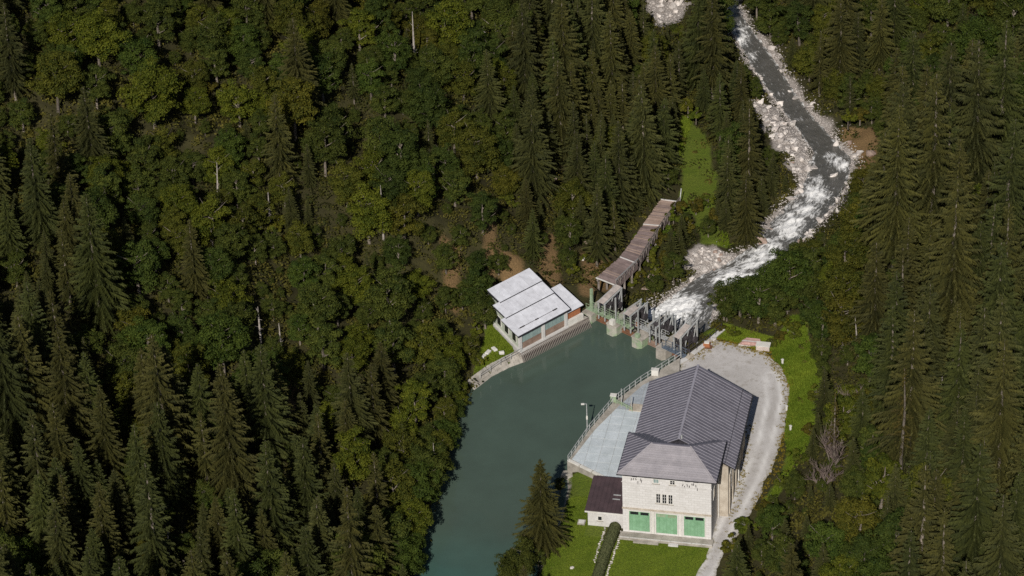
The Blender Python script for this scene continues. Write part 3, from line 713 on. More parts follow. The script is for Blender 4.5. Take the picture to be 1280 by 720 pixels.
for y in (1.2, 3.4, 5.6):
    o = MB().hexa([(sx_(y) - .07, y, 1.0), (sx_(y) + .1, y, 1.0), (sx_(y + 1.2) + .1, y + 1.2, 1.0), (sx_(y + 1.2) - .07, y + 1.2, 1.0)], [(sx_(y) - .07, y, 2.5), (sx_(y) + .1, y, 2.5), (sx_(y + 1.2) + .1, y + 1.2, 2.5), (sx_(y + 1.2) - .07, y + 1.2, 2.5)]).build('window', M_WHITE, gh)
    MB().hexa([(sx_(y + .12) - .1, y + .12, 1.1), (sx_(y + .12), y + .12, 1.1), (sx_(y + 1.08), y + 1.08, 1.1), (sx_(y + 1.08) - .1, y + 1.08, 1.1)], [(sx_(y + .12) - .1, y + .12, 2.4), (sx_(y + .12), y + .12, 2.4), (sx_(y + 1.08), y + 1.08, 2.4), (sx_(y + 1.08) - .1, y + 1.08, 2.4)]).build('pane', M_GLASS, o)
MB().hexa([(sx_(.5) - .35, .5, -.3), (sx_(.5) - .003, .5, -.3), (sx_(7.6) - .003, 7.6, -.3), (sx_(7.6) - .35, 7.6, -.3)], [(sx_(.5) - .35, .5, .5), (sx_(.5) - .003, .5, .5), (sx_(7.6) - .003, 7.6, .5), (sx_(7.6) - .35, 7.6, .5)]).build('side_plinth', M_PLASTER, gh)
sh = thing('side_shed', (gx0, gy0, GZ0), GRZ, 'small shed with white roof and red-brown wall joined to the intake house', 'shed')
s0, s1 = 3.45 - GZ0, 4.7 - GZ0
def rzs(y): return s0 + (s1 - s0) * (y - .3) / 4.9
MB().hexa([(9.32, .55, -.3), (12.2, .55, -.3), (12.2, 4.8, -.3), (9.32, 4.8, -.3)], [(9.32, .55, rzs(.55) - .15), (12.2, .55, rzs(.55) - .15), (12.2, 4.8, rzs(4.8) - .15), (9.32, 4.8, rzs(4.8) - .15)]).build('wall', M_ORANGE, sh)
ro = MB(); ro.hexa([(9.0, .3, s0 - .12), (12.6, .3, s0 - .12), (12.6, 5.2, s1 - .12), (9.0, 5.2, s1 - .12)], [(9.0, .3, s0), (12.6, .3, s0), (12.6, 5.2, s1), (9.0, 5.2, s1)]); ro = ro.build('roof', M_DARKTRIM, sh)
strips([Vector((8.98, .28, s0 + .003)), Vector((12.62, .28, s0 + .003)), Vector((12.62, 5.22, s1 + .003)), Vector((8.98, 5.22, s1 + .003))], (1, 0, 0), .9, 'roof_sheet', M_WROOF, ro, M_WROOF, gap=.012, t=.05, seam=.04, seam_h=.075)
MB().box(9.45, 12.35, .05, .48, -.35, 1.0).build('parapet', M_WHITE, sh)
for k in range(4): MB().box(9.6 + k * .65, 10.2 + k * .65, .49, .547, 1.05, 2.2).build('wall_board', M_ORANGE, sh)

# intake rack in front of it
a = Vector((*W(652, 449, .5), 0)); b = Vector((*W(738, 404, .5), 0))
rk = thing('trash_rack', (a.x, a.y, 0), math.atan2((b - a).y, (b - a).x), 'sloping grey bar rack along the water below the intake house', 'rack')
Lr = (b - a).length
for z, y in ((1.25, .35), (-.1, -.55)): MB().bar((0, y, z), (Lr, y, z), .14).build('frame_beam', M_TIMBER, rk)
nb = 44
bar_me = MB().bar((0, .33, 1.2), (0, -.6, -.5), .09, .11).mesh('bar')
for k in range(nb):
    o = link('bar', bar_me, M_TIMBER, rk); o.location = (Lr * (k + .5) / nb, 0, 0)
MB().box(-.1, Lr + .1, .4, 1.5, .6, 1.3).build('walkway', M_CONC, rk)
MB().box(-.1, Lr + .1, .45, 1.5, -3, .597).build('sill_wall', M_DSTEEL, rk)

# stone bank wall left of it
bw = thing('bank_wall', (0, 0, 0), 0, 'sloping stone bank wall with railing left of the intake house', 'wall')
pts = [W(*p, .6) for p in ((590, 482), (612, 465), (635, 453), (654, 446))]
for a, b in zip(pts[:-1], pts[1:]):
    n = max(2, round(math.hypot(b[0] - a[0], b[1] - a[1]) / .75)); d = Vector((b[0] - a[0], b[1] - a[1], 0)).normalized(); nn = Vector((d.y, -d.x, 0))
    for k in range(n):
        for r_ in range(3):
            t0, t1 = (k + .02 + .5 * (r_ % 2)) / n, (k + .97 + .5 * (r_ % 2)) / n
            if t1 > 1.02: t1 = 1.0
            A = Vector((*a, 0)).lerp(Vector((*b, 0)), t0); B = Vector((*a, 0)).lerp(Vector((*b, 0)), t1)
            y0, y1 = .75 - r_ * .42, .75 - r_ * .42 - .40
            z0, z1 = 1.25 - r_ * .45, 1.25 - r_ * .45 - .43
            j = random.uniform(-.04, .04)
            MB().hexa([A + nn * (-y0 + .0) + Vector((0, 0, z0 - .5)), B - nn * y0 + Vector((0, 0, z0 - .5)), B - nn * y1 + Vector((0, 0, z1 - .5)), A - nn * y1 + Vector((0, 0, z1 - .5))],
                      [A - nn * y0 + Vector((0, 0, z0 + j)), B - nn * y0 + Vector((0, 0, z0 + j)), B - nn * y1 + Vector((0, 0, z1 + j)), A - nn * y1 + Vector((0, 0, z1 + j))]).build('stone', M_CONC, bw)
railing([(W(600, 472, 1.3)), W(625, 455, 1.3), W(652, 441, 1.3)], 1.2, 'bank_railing', 'thin steel railing above the sloping stone bank wall', h=.9, step=1.8)
for px, py in ((610, 441), (618, 437), (605, 446), (627, 441)):
    x, y = W(px, py, 1.3); s = random.uniform(.3, .5); o = thing('cut_block', (x, y, hz(x, y)), random.uniform(0, 3), 'small white block lying on the grass by the intake house', 'block', 'white blocks by the intake house')
    MB().box(-s, s, -s * .6, s * .6, -.1, .35).build('block_body', M_WHITE, o, .05)

# ------------------------------------------------------------------ weir
DRZ = math.atan2(-.678, .735); DO = (11.4, 12.5, 0)
we = thing('weir', DO, DRZ, 'concrete river weir with four lifting gates and steel hoist frames', 'weir')
def pier(u0, u1, v0, v1, z1, m):
    c = (u0 + u1) / 2
    MB().prism([(u0, v0 + .5), (c - .5, v0), (c + .5, v0), (u1, v0 + .5), (u1, v1 - .8), (c, v1), (u0, v1 - .8)], -5.5, z1).build('pier', m, we)
    MB().prism([(u0 - .06, v0 + .4), (u1 + .06, v0 + .4), (u1 + .06, v1 - .9), (u0 - .06, v1 - .9)], z1 + .002, z1 + .18).build('pier_cap', M_CONC, we)
pier(-1.6, .0, -.9, 6.5, 1.3, M_CONCG); pier(2.95, 4.75, -1.0, 7.0, 1.35, M_CONCG); pier(7.7, 9.55, -1.15, 7.0, 1.25, M_CONCG); pier(12.2, 13.9, -1.2, 7.0, 1.35, M_CONC)
MB().box(16.7, 17.6, -.9, 9, -5.5, 1.1).build('abutment', M_CONC, we)
bays = [(.0, 2.95), (4.75, 7.7), (9.55, 12.2), (13.9, 16.7)]
for i, (a, b) in enumerate(bays):
    gt = MB().box(a + .04, b - .04, .75, .9, -4.5, .85 - .1 * (i % 2)).build('gate_leaf', M_RUST if i != 2 else M_BROWNP, we)
    for z in (-.35, .1, .5): MB().box(a + .05, b - .05, .55, .747, z, z + .12).build('rib', M_RUST if i != 2 else M_BROWNP, gt)
    MB().box(a + .003, b - .003, 1.2, 6.4, -5.5, -3.3).build('sill', M_CONC, we)
    c = (a + b) / 2
    # hoist frame over the bay: four posts, inclined top deck along the flow, lattice sides, machinery
    hf = MB().box(a - .25, b + .25, 1.0, 1.25, 1.65, 1.95).build('hoist_beam', M_DSTEEL, we)
    w2 = .58; z0 = 3.9; z1 = (4.7, 4.3, 4.2, 5.2)[i]
    for s in (-1, 1):
        for v_, zt in ((.2, z0), (3.9, z1)):
            MB().bar((c + s * w2, v_, 1.0), (c + s * w2, v_, zt), .16).build('frame_post', M_STEEL, hf)
        for k in range(4):
            va, vb = .2 + k * .925, .2 + (k + 1) * .925; za, zb = z0 + (z1 - z0) * k / 4, z0 + (z1 - z0) * (k + 1) / 4
            lo = 2.0
            MB().bar((c + s * w2, va, lo if k % 2 else za), (c + s * w2, vb, zb if k % 2 else lo), .10).build('brace', M_STEEL if k % 2 else M_DSTEEL, hf)
            if k: MB().bar((c + s * w2, va, 1.2), (c + s * w2, va, za), .08).build('brace', M_DSTEEL, hf)
        MB().bar((c + s * w2, .0, z0), (c + s * w2, 4.1, z1), .15).build('top_chord', M_STEEL, hf)
        MB().bar((c + s * w2, .0, 2.0), (c + s * w2, 4.1, 2.0), .12).build('bottom_chord', M_DSTEEL, hf)
    nb = 11
    for k in range(nb):
        t0, t1 = k / nb, (k + .9) / nb
        if k >= (11, 6, 0, 7)[i]: continue
        zz0, zz1 = z0 + (z1 - z0) * t0 + .1, z0 + (z1 - z0) * t1 + .1
        MB().hexa([(c - .48, 4.1 * t0, zz0), (c + .48, 4.1 * t0, zz0), (c + .48, 4.1 * t1, zz1), (c - .48, 4.1 * t1, zz1)],
                  [(c - .48, 4.1 * t0, zz0 + .06), (c + .48, 4.1 * t0, zz0 + .06), (c + .48, 4.1 * t1, zz1 + .06), (c - .48, 4.1 * t1, zz1 + .06)]).build('deck_board', M_DECK, hf)
    MB().tube([(c - .7, 1.5, 3.4), (c + .7, 1.5, 3.4)], .32, 10).build('hoist_drum', M_DSTEEL, hf)
    MB().box(c - .45, c + .45, 2.4, 3.5, 2.05, 3.2).build('gear_housing', M_DSTEEL, hf, .06)
    MB().tube([(c + .9, 2.9, 2.6), (c + 1.15, 2.9, 2.6)], .5, 12).build('gear_wheel', M_DSTEEL, hf)
    for s in (-.4, .4): MB().bar((c + s, 1.0, 3.3), (c + s, .95, .8), .06).build('lifting_chain', M_DSTEEL, hf)
    for s in (-1, 1):
        for v_ in (1.5, 2.8, 3.9): MB().bar((c + s * w2, v_, 2.0), (c - s * w2, v_, 2.0 + 1.6), .07).build('brace', M_DSTEEL, hf)
# walkways: green at the left, a pale girder, then a blue-grey stair-like deck
for (ua, ub, va, z, m, rm) in ((-1.3, 3.6, .35, 1.9, M_GREENP, M_GREENP), (3.7, 7.0, .45, 1.85, M_GREENP, M_GREENP), (7.1, 12.6, 1.2, 2.0, M_STEEL, M_STEEL), (13.0, 17.0, -.1, 1.6, M_BLUEST, M_BLUEST)):
    wk = MB().bar((ua, va, z - .1), (ub, va, z - .1), .55, .14).build('walkway', m, we)
    n = round((ub - ua) / .4)
    for k in range(n): MB().box(ua + k * .4 + .02, ua + k * .4 + .36, va - .42, va + .42, z - .02, z + .03).build('tread', m, wk)
    for s in (-.42, .42):
        for k in range(int((ub - ua) / 1.2) + 1): MB().bar((ua + .1 + k * 1.2, va + s, z), (ua + .1 + k * 1.2, va + s, z + .95), .05).build('post', rm, wk)
        MB().bar((ua, va + s, z + .95), (ub, va + s, z + .95), .055).build('rail', rm, wk); MB().bar((ua, va + s, z + .5), (ub, va + s, z + .5), .045).build('rail', rm, wk)
for u, v_, z, h, w, m in ((-1.0, .9, 1.3, 3.6, .34, M_GREENP), (3.9, .4, 1.5, 4.2, .16, M_STEEL), (4.6, 1.6, 1.5, 2.0, .14, M_GREENP), (8.2, .2, 1.4, 4.0, .15, M_STEEL), (9.3, 2.3, 1.4, 3.4, .26, M_STEEL),
                          (12.0, .3, 1.5, 5.0, .15, M_STEEL), (13.5, 2.0, 1.5, 4.4, .15, M_STEEL), (15.9, .3, 1.3, 3.0, .14, M_STEEL), (10.3, 4.5, -1, 5.0, .15, M_STEEL)):
    MB().bar((u, v_, z), (u, v_, z + h), w).build('mast', m, we)
MB().box(3.5, 4.2, -.6, .0, 1.54, 2.3).build('switch_box', M_WHITE, we); MB().box(8.3, 8.9, -.7, -.2, 1.44, 2.0).build('switch_box', M_GREENP, we)
MB().box(7.0, 7.6, .9, 1.4, 1.9, 2.5).build('winch', M_RUST, we)

# ------------------------------------------------------------------ plank chute
CH_L = [(*W(745, 348, 1.5), 1.5), (*W(775, 322, 0), 0.), (*W(804, 281, -2.5), -2.5), (*W(826, 250, -4.6), -4.6)]
CH_R = [(*W(768, 357, 1.5), 1.5), (*W(796, 330, 0), 0.), (*W(826, 283, -2.5), -2.5), (*W(848, 253, -4.6), -4.6)]
co = Vector(CH_L[0])
ct = thing('plank_chute', (co.x, co.y, 0), 0, 'long brown plank-covered chute running down beside the river below the weir', 'chute')
cl = [Vector(p) - Vector((co.x, co.y, 0)) for p in CH_L]; cr = [Vector(p) - Vector((co.x, co.y, 0)) for p in CH_R]
for s in range(3):
    A0, A1, B0, B1 = cl[s], cl[s + 1], cr[s], cr[s + 1]
    n = round((A1 - A0).length / .36)
    for k in range(n):
        t0, t1 = (k + .03) / n, (k + .95) / n
        j = random.uniform(0, .03); up = Vector((0, 0, .07 + j)); e = (B0 - A0).normalized() * random.uniform(-.1, .1)
        a0, a1, b0, b1 = A0.lerp(A1, t0) + e, A0.lerp(A1, t1) + e, B0.lerp(B1, t0) + e, B0.lerp(B1, t1) + e
        mm = M_PLANKL if s == 2 and random.random() < .85 else (M_PLANKL if random.random() < .08 else M_PLANK)
        MB().hexa([a0, b0, b1, a1], [a0 + up, b0 + up, b1 + up, a1 + up]).build('plank', mm, ct)
    for f in (.08, .92):
        MB().bar(A0.lerp(B0, f) - Vector((0, 0, .2)), A1.lerp(B1, f) - Vector((0, 0, .2)), .28, .36).build('stringer', M_TIMBER, ct)
    MB().bar(A0 + Vector((0, 0, .12)), B0 + Vector((0, 0, .12)), .16, .12).build('joint_strip', M_PLASTER if s else M_WHITE, ct)
    MB().hexa([B0 - Vector((0, 0, .9)), B1 - Vector((0, 0, .9)), B1 + Vector((.12, -.06, -.9)), B0 + Vector((.12, -.06, -.9))], [B0 + Vector((0, 0, .1)), B1 + Vector((0, 0, .1)), B1 + Vector((.12, -.06, .1)), B0 + Vector((.12, -.06, .1))]).build('side_board', M_PLANK, ct)
    m = max(3, round((B1 - B0).length / 1.6)); off = Vector((.2, -.1, 0))
    for k in range(m + 1):
        p = B0.lerp(B1, k / m) + off; MB().bar(p - Vector((0, 0, .3)), p + Vector((0, 0, 1.0)), .1).build('rail_post', M_TIMBER, ct)
        if k < m: MB().bar(p + Vector((0, 0, .1)), B0.lerp(B1, (k + 1) / m) + off + Vector((0, 0, .95)), .06).build('brace', M_TIMBER, ct)
    MB().bar(B0 + off + Vector((0, 0, 1.0)), B1 + off + Vector((0, 0, 1.0)), .1).build('handrail', M_STEEL if s == 0 else M_TIMBER, ct)
    for k in range(3):
        for P, Q in ((A0, A1), (B0, B1)):
            p = P.lerp(Q, (k + .3) / 3); zg = hz(p.x + co.x, p.y + co.y)
            if p.z - zg > .4: MB().bar((p.x, p.y, zg - .6), p - Vector((0, 0, .3)), .3).build('trestle_leg', M_TIMBER, ct)
MB().bar(cl[3] + Vector((0, 0, .12)), cr[3] + Vector((0, 0, .12)), .2, .14).build('joint_strip', M_PLASTER, ct)
MB().bar(cr[3] + Vector((.2, 0, -.3)), cr[3] + Vector((.5, .8, 2.0)), .12).build('rail_post', M_STEEL, ct)

# ------------------------------------------------------------------ yard odds and ends
x, y = W(944, 431, 1.25)
pa = math.radians(-14)
def pile(name, label, px, py, parts, rz=pa, cat='stack'):
    x, y = W(px, py, 1.25); o = thing(name, (x, y, max(hz(x, y), 1.2)), rz, label, cat)
    for nm, b, m in parts: MB().box(*b).build(nm, m, o)
pile('timber_stack', 'pinkish stack of packed boards at the edge of the gravel yard', 938, 430,
     [('board', (-1.6 + .05 * k, 1.4 - .1 * (k % 3), -.6 + .22 * (k % 5), -.4 + .22 * (k % 5), .003 + .19 * (k // 5), .18 + .19 * (k // 5)), M_PINK if k % 4 else M_PLASTER) for k in range(20)])
pile('steel_crate', 'white-topped crate beside the pinkish board stack', 954, 436,
     [('body', (-.9, .9, -.5, .5, 0, .75), M_PINK), ('lid', (-1.0, 1.0, -.6, .6, .753, .86), M_WHITE)] + [('slat', (-.95, .95, -.53, -.503, .1 + .2 * k, .2 + .2 * k), M_WHITE) for k in range(3)], cat='crate')
pile('drum_skid', 'orange-brown machine skid by the yard wall corner', 884, 434, [('frame', (-.7, .7, -.4, .4, 0, .2), M_RUST), ('housing', (-.5, .4, -.3, .3, .203, .8), M_ORANGE), ('cap', (-.4, .3, -.25, .25, .803, .95), M_WHITE)], cat='machine')
for px, py, lb in ((983, 513, 'white marker stake on the grass verge by the gravel bend'), (988, 538, 'white marker stake on the verge below the gravel bend'), (978, 455, 'pale marker stake where gravel meets the upper verge')):
    x, y = W(px, py, 1.25); o = thing('marker_stake', (x, y, hz(x, y)), .4, lb, 'stake')
    MB().box(-.12, .12, -.12, .12, -.2, .75).build('stake', M_WHITE, o, .02); MB().box(-.16, .16, -.16, .16, .753, .85).build('cap', M_WHITE, o)
x, y = W(727, 653, 1.25); o = thing('manhole_cover', (x, y, 1.2), PRZ, 'small square concrete hatch in the lawn by the annex', 'hatch')
MB().box(-.5, .5, -.5, .5, -.1, .16).build('rim', M_CONC, o); MB().box(-.36, .36, -.36, .36, .163, .22).build('cover', M_WHITE, o)
x, y = W(715, 710, 1.25); o = thing('field_stone', (x, y, 1.2), .3, 'single pale stone lying on the lawn left of the hedge', 'stone')
MB().prism([(-.3, -.1), (0, -.25), (.32, -.05), (.2, .22), (-.2, .2)], -.05, .2).build('stone_body', M_ROCK, o, .06)

# ------------------------------------------------------------------ leaves and trees
def leaf_quads(P, N, size, tint, bend=.35, asp=.7):
    """one bent diamond leaf clump per point"""
    n = len(P); N = N / np.maximum(np.linalg.norm(N, axis=1, keepdims=True), 1e-6)
    t = rng.normal(size=(n, 3)); a = np.cross(N, t); a /= np.maximum(np.linalg.norm(a, axis=1, keepdims=True), 1e-6); b = np.cross(N, a)
    s = (size * rng.uniform(.6, 1.35, n))[:, None] if np.ndim(size) == 0 else (size * rng.uniform(.6, 1.35, n))[:, None]
    V = np.stack([P - a * s, P - b * s * asp + N * s * bend * .3, P + a * s - N * s * bend, P + b * s * asp + N * s * bend * .3], 1)
    F = np.arange(n * 4).reshape(n, 4)
    return V.reshape(-1, 3), F, tint
def sphere_pts(n):
    v = rng.normal(size=(n, 3)); return v / np.linalg.norm(v, axis=1, keepdims=True)
def mesh_broadleaf(h, rad, nclump, per, leaf, seed, base=.28, lobes=1.0):
    global rng
    keep = rng; rng = np.random.default_rng(seed)
    cz = h * (base + (1 - base) / 2); rzv = h * (1 - base) / 2
    C = sphere_pts(nclump) * (rng.uniform(.35, 1, (nclump, 1)) ** .5)
    C[:, 2] = np.where(C[:, 2] < -.5, C[:, 2] * .6, C[:, 2])
    skew = rng.uniform(.75, 1.25, 2)
    C = C * np.array([rad * .82 * skew[0], rad * .82 * skew[1], rzv * .85]) + np.array([0, 0, cz]) + rng.normal(0, rad * .1, (nclump, 3)) * lobes
    R = rad * rng.uniform(.15, .36, nclump)
    P = []; N = []; T = []
    for c, r in zip(C, R):
        k = int(per * (r / (rad * .27)) ** 2); d = sphere_pts(k); d[:, 2] = np.where(d[:, 2] < -.35, -d[:, 2] * .7, d[:, 2])
        P.append(c + d * r * rng.uniform(.55, 1.08, (k, 1)) * np.array([1, 1, .75])); N.append(d * .8 + rng.normal(0, .45, (k, 3)) + np.array([0, 0, .35]))
        T.append(np.clip(rng.normal(.5, .22, k) + rng.normal(0, .16), 0, 1))
    V, F, T = leaf_quads(np.concatenate(P), np.concatenate(N), leaf, np.concatenate(T))
    rng = keep
    return np_mesh('crown', V, F, T)
def spruce_arrays(h, rad, whorl, nbr, step, seed, base=.10, bw=.13, thin=1.0, ragged=.25):
    r_ = np.random.default_rng(seed); Vs = []; Ts = []
    z = h * base
    while z < h * .985:
        t = z / h
        L0 = rad * min(1, (1 - t) * 1.42 + .03) ** .82 * (.75 + .25 * min(1, (t - base) / .12 + .3))
        n = max(3, int(nbr * (.55 + .45 * (1 - t)) + r_.uniform(0, 1)))
        ph0 = r_.uniform(0, 6.28)
        for k in range(n):
            if r_.random() > thin: continue
            L = max(.25, L0 * r_.uniform(1 - ragged * 1.6, 1 + ragged * .7)); az = ph0 + 6.283 * k / n + r_.normal(0, .25)
            d = np.array([math.cos(az), math.sin(az), 0]); sd = np.array([-d[1], d[0], 0])
            z0 = z + r_.normal(0, whorl * .35)
            up = .55 * t + r_.normal(0, .06); dr = .42 - .25 * t + r_.normal(0, .08)
            m = max(3, int(L / step)); s = (np.arange(m) + r_.uniform(0, 1, m)) / m; s = .12 + .88 * s
            P = d * (L * s)[:, None]; P[:, 2] = z0 + L * (up * s - dr * s ** 2 * 1.5 + .12 * s ** 4)
            tb = np.clip(r_.normal(.45, .16), .05, .95)
            for sg in (-1, 1):
                l = (.23 * L * (1 - s * .7) + .20) * r_.uniform(.6, 1.3, m)
                dirv = d * r_.uniform(.35, .9, m)[:, None] + sd * sg * r_.uniform(.5, 1.05, m)[:, None]
                dirv[:, 2] -= r_.uniform(.15, .75, m)
                tip = P + dirv * l[:, None]
                w = bw * r_.uniform(.7, 1.4, m)[:, None]
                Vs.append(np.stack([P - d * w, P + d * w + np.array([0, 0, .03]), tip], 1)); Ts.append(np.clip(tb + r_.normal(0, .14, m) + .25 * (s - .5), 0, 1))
            # tip and hanging twigs
            tip = P + d * (.18 + .07 * L) * r_.uniform(.3, 1, m)[:, None] + sd * r_.normal(0, .12, m)[:, None]; tip[:, 2] -= r_.uniform(.25, .75, m)
            Vs.append(np.stack([P - sd * bw * .9, P + sd * bw * .9, tip], 1)); Ts.append(np.clip(tb + .1 + r_.normal(0, .14, m), 0, 1))
        z += whorl * (1.1 - .5 * t) * r_.uniform(.8, 1.2)
    Vt = np.array([[[-.12, 0, h * .95], [.12, 0, h * .95], [0, 0, h * 1.01]], [[0, -.12, h * .95], [0, .12, h * .95], [0, 0, h * 1.01]]])
    Vs.append(Vt); Ts.append(np.array([.5, .5]))
    return np.concatenate(Vs), np.concatenate(Ts)
def mesh_spruce(*a, **k):
    V, T = spruce_arrays(*a, **k); return np_mesh('crown', V.reshape(-1, 3), np.arange(len(V) * 3).reshape(-1, 3), T)
def trunk_mesh(h, r, lean=.0, limbs=0, seed=0, crown_r=3):
    rr = random.Random(seed); mb = MB()
    mb.tube([(0, 0, -1.0), (lean * .2, 0, h * .3), (lean * .6, .02 * h * rr.uniform(-1, 1), h * .65), (lean, 0, h)], [r * 1.3, r, r * .7, r * .15], 7)
    for k in range(limbs):
        z = h * rr.uniform(.35, .85); az = rr.uniform(0, 6.28); L = crown_r * rr.uniform(.5, .9)
        mb.tube([(0, 0, z), (math.cos(az) * L * .5, math.sin(az) * L * .5, z + L * .35), (math.cos(az) * L, math.sin(az) * L, z + L * .8)], [r * .45, r * .3, r * .08], 5)
    return mb.mesh('trunk')
SPR = []      # (crown mesh, trunk mesh, nominal height, radius)
for i, (h, r, thin, rag, base) in enumerate(((25, 4.2, .95, .26, .08), (27, 3.9, .9, .32, .12), (23, 4.2, .93, .28, .06), (26, 3.6, .86, .36, .15), (22, 3.7, .97, .24, .07), (28, 4.6, .9, .32, .10), (24, 3.2, .8, .4, .2))):
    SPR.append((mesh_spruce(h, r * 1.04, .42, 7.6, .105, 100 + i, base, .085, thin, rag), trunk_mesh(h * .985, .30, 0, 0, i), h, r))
SPR_THIN = [(mesh_spruce(24, 2.3, .55, 5.5, .2, 140 + i, .35, .11, .6, .5), trunk_mesh(23.8, .27, 0, 0, i), 24, 2.3) for i in range(2)]
BRD = []
for i, (h, r, nc, lf, base) in enumerate(((13, 4.3, 46, .2, .14), (11, 3.8, 38, .19, .12), (15, 4.2, 50, .21, .18), (9.5, 3.8, 34, .18, .10), (12, 3.3, 36, .19, .15), (14, 4.8, 52, .22, .15))):
    BRD.append((mesh_broadleaf(h, r, int(nc * 1.9), 150, lf * .8, 200 + i, base * .45, 1.5), trunk_mesh(h * .8, .26, .4, 7, i, r), h, r))
SHR = [(mesh_broadleaf(h, r, 14, 120, .14, 300 + i, .02), trunk_mesh(h * .6, .09, .1, 4, i, r * .6), h, r) for i, (h, r) in enumerate(((3.0, 1.8), (2.4, 1.9), (3.6, 1.7)))]
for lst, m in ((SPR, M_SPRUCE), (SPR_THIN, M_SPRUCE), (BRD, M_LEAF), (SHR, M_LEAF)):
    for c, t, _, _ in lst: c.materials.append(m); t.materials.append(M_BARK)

CLEAR = [(612, 350), (663, 330), (700, 350), (738, 375), (742, 350), (768, 325), (796, 290), (818, 250), (852, 246), (853, 257), (828, 300), (800, 348), (812, 382), (838, 366), (862, 355), (858, 312), (905, 305), (932, 316),
         (962, 296), (962, 265), (1000, 240), (988, 215), (958, 165), (942, 132), (962, 115), (940, 76), (912, 42), (912, 26), (938, 25), (966, 62), (992, 98), (1020, 124), (1046, 148), (1052, 165), (1085, 162), (1104, 190),
         (1072, 202), (1060, 240), (1046, 290), (1002, 288), (986, 303), (957, 338), (908, 368), (890, 378), (884, 402), (905, 410), (965, 428), (985, 428), (1000, 402), (1024, 480), (1018, 530), (985, 590), (962, 615), (938, 650),
         (905, 680), (888, 722), (672, 722), (700, 655), (700, 610), (686, 585), (668, 600), (640, 690), (606, 722), (536, 722), (556, 662), (580, 620), (586, 560), (590, 482), (600, 452), (606, 415)]
CLEAR4 = [(856, 304), (932, 304), (935, 338), (862, 342)]
CLEAR5 = [(940, 126), (968, 128), (1003, 178), (1022, 205), (1020, 240), (1000, 240), (985, 214), (956, 168)]
CLEAR2 = [(851, 132), (868, 134), (884, 170), (892, 205), (894, 262), (862, 260), (851, 240), (850, 190)]
CLEAR3 = [(806, 0), (858, 0), (856, 26), (815, 28)]
# earthy or shrubby openings in the wood: only low growth there
OPEN = [[(662, 180), (690, 182), (698, 232), (690, 255), (672, 225)], [(725, 290), (765, 285), (770, 330), (730, 340)], [(590, 20), (612, 20), (608, 90), (596, 90)], [(300, 285), (370, 270), (375, 330), (310, 345)], [(545, 112), (565, 110), (562, 150), (546, 152)],
        [(610, 215), (650, 212), (650, 270), (618, 262)], [(240, 100), (320, 105), (315, 150), (250, 150)], [(1008, 505), (1062, 515), (1066, 640), (1005, 640)], [(885, 290), (905, 285), (900, 310), (880, 305)]]
def spruce_share(px, py):
    s = .5
    for x0, x1, y0, y1, v in ((0, 540, 470, 900, .66), (0, 110, 130, 470, .6), (110, 330, 120, 470, .08), (330, 700, 190, 380, .05), (330, 620, 350, 470, .10), (0, 400, -60, 170, .08), (400, 640, -60, 190, .09), (640, 860, 0, 330, .90),
                              (850, 1000, 30, 250, .72), (860, 1000, 250, 320, .35), (1000, 1290, -60, 190, .15), (1050, 1120, 180, 460, .30), (1100, 1290, 160, 740, .90), (880, 1060, 290, 430, .12), (890, 1110, 540, 730, .45), (1020, 1110, 430, 560, .35), (470, 595, 420, 640, .10), (780, 860, 290, 370, .0)):
        if x0 <= px < x1 and y0 <= py < y1: s = v
    return s
def in_poly(poly, px, py): return bool(inside(poly, np.array([px]), np.array([py]))[0])
def crown_ok(x, y, z, h, r, conic):
    X = []; Y = []
    for f in (.06, .12, .2, .28, .36, .44, .52, .6, .7, .8, .9, 1.0):
        rr = r * ((1 - f) ** .8 if conic else math.sqrt(max(0, 1 - ((f - .55) / .5) ** 2)))
        for s in (-.9, 0, .9):
            a, b = PJ(x + rr * s, y, z + h * f); X.append(a); Y.append(b)
    X = np.array(X); Y = np.array(Y)
    for p in (CLEAR, CLEAR2, CLEAR3, CLEAR4, CLEAR5):
        if inside(p, X, Y).any(): return False
    c = X[6:9].mean(), Y[6:9].mean()
    return True
# candidate places: dart throwing on the slopes
cand = []
N = 26000
cx = rng.uniform(-88, 100, N); cy = rng.uniform(-108, 136, N)
cz = height(cx, cy)
s_l = sdist(LAKE_POLY, cx, cy); s_r = sdist(RIVER_POLY, cx, cy); s_p = sdist(PLAT_R, cx, cy); s_q = sdist(PLAT_L, cx, cy)
ppx, ppy = PJ(cx, cy, cz)
chd = pl_dist([((a[0] + b[0]) / 2, (a[1] + b[1]) / 2) for a, b in zip(CH_L, CH_R)], cx, cy)
ok = (s_l > -.2) & (s_r > 1.2) & (s_p > -1.0) & (s_q > .5) & (chd > 3.0) & (ppx > -55) & (ppx < 1335) & (ppy > -15) & (ppy < 910)
placed = []   # x, y, z, kind, proto, scale, rz, inframe
grid = {}
def free(x, y, d):
    gi, gj = int(x // 5), int(y // 5)
    for i in range(gi - 2, gi + 3):
        for j in range(gj - 2, gj + 3):
            for (a, b, dd) in grid.get((i, j), ()):
                if (a - x) ** 2 + (b - y) ** 2 < (.5 * (d + dd)) ** 2: return False
    return True
rt = random.Random(11)
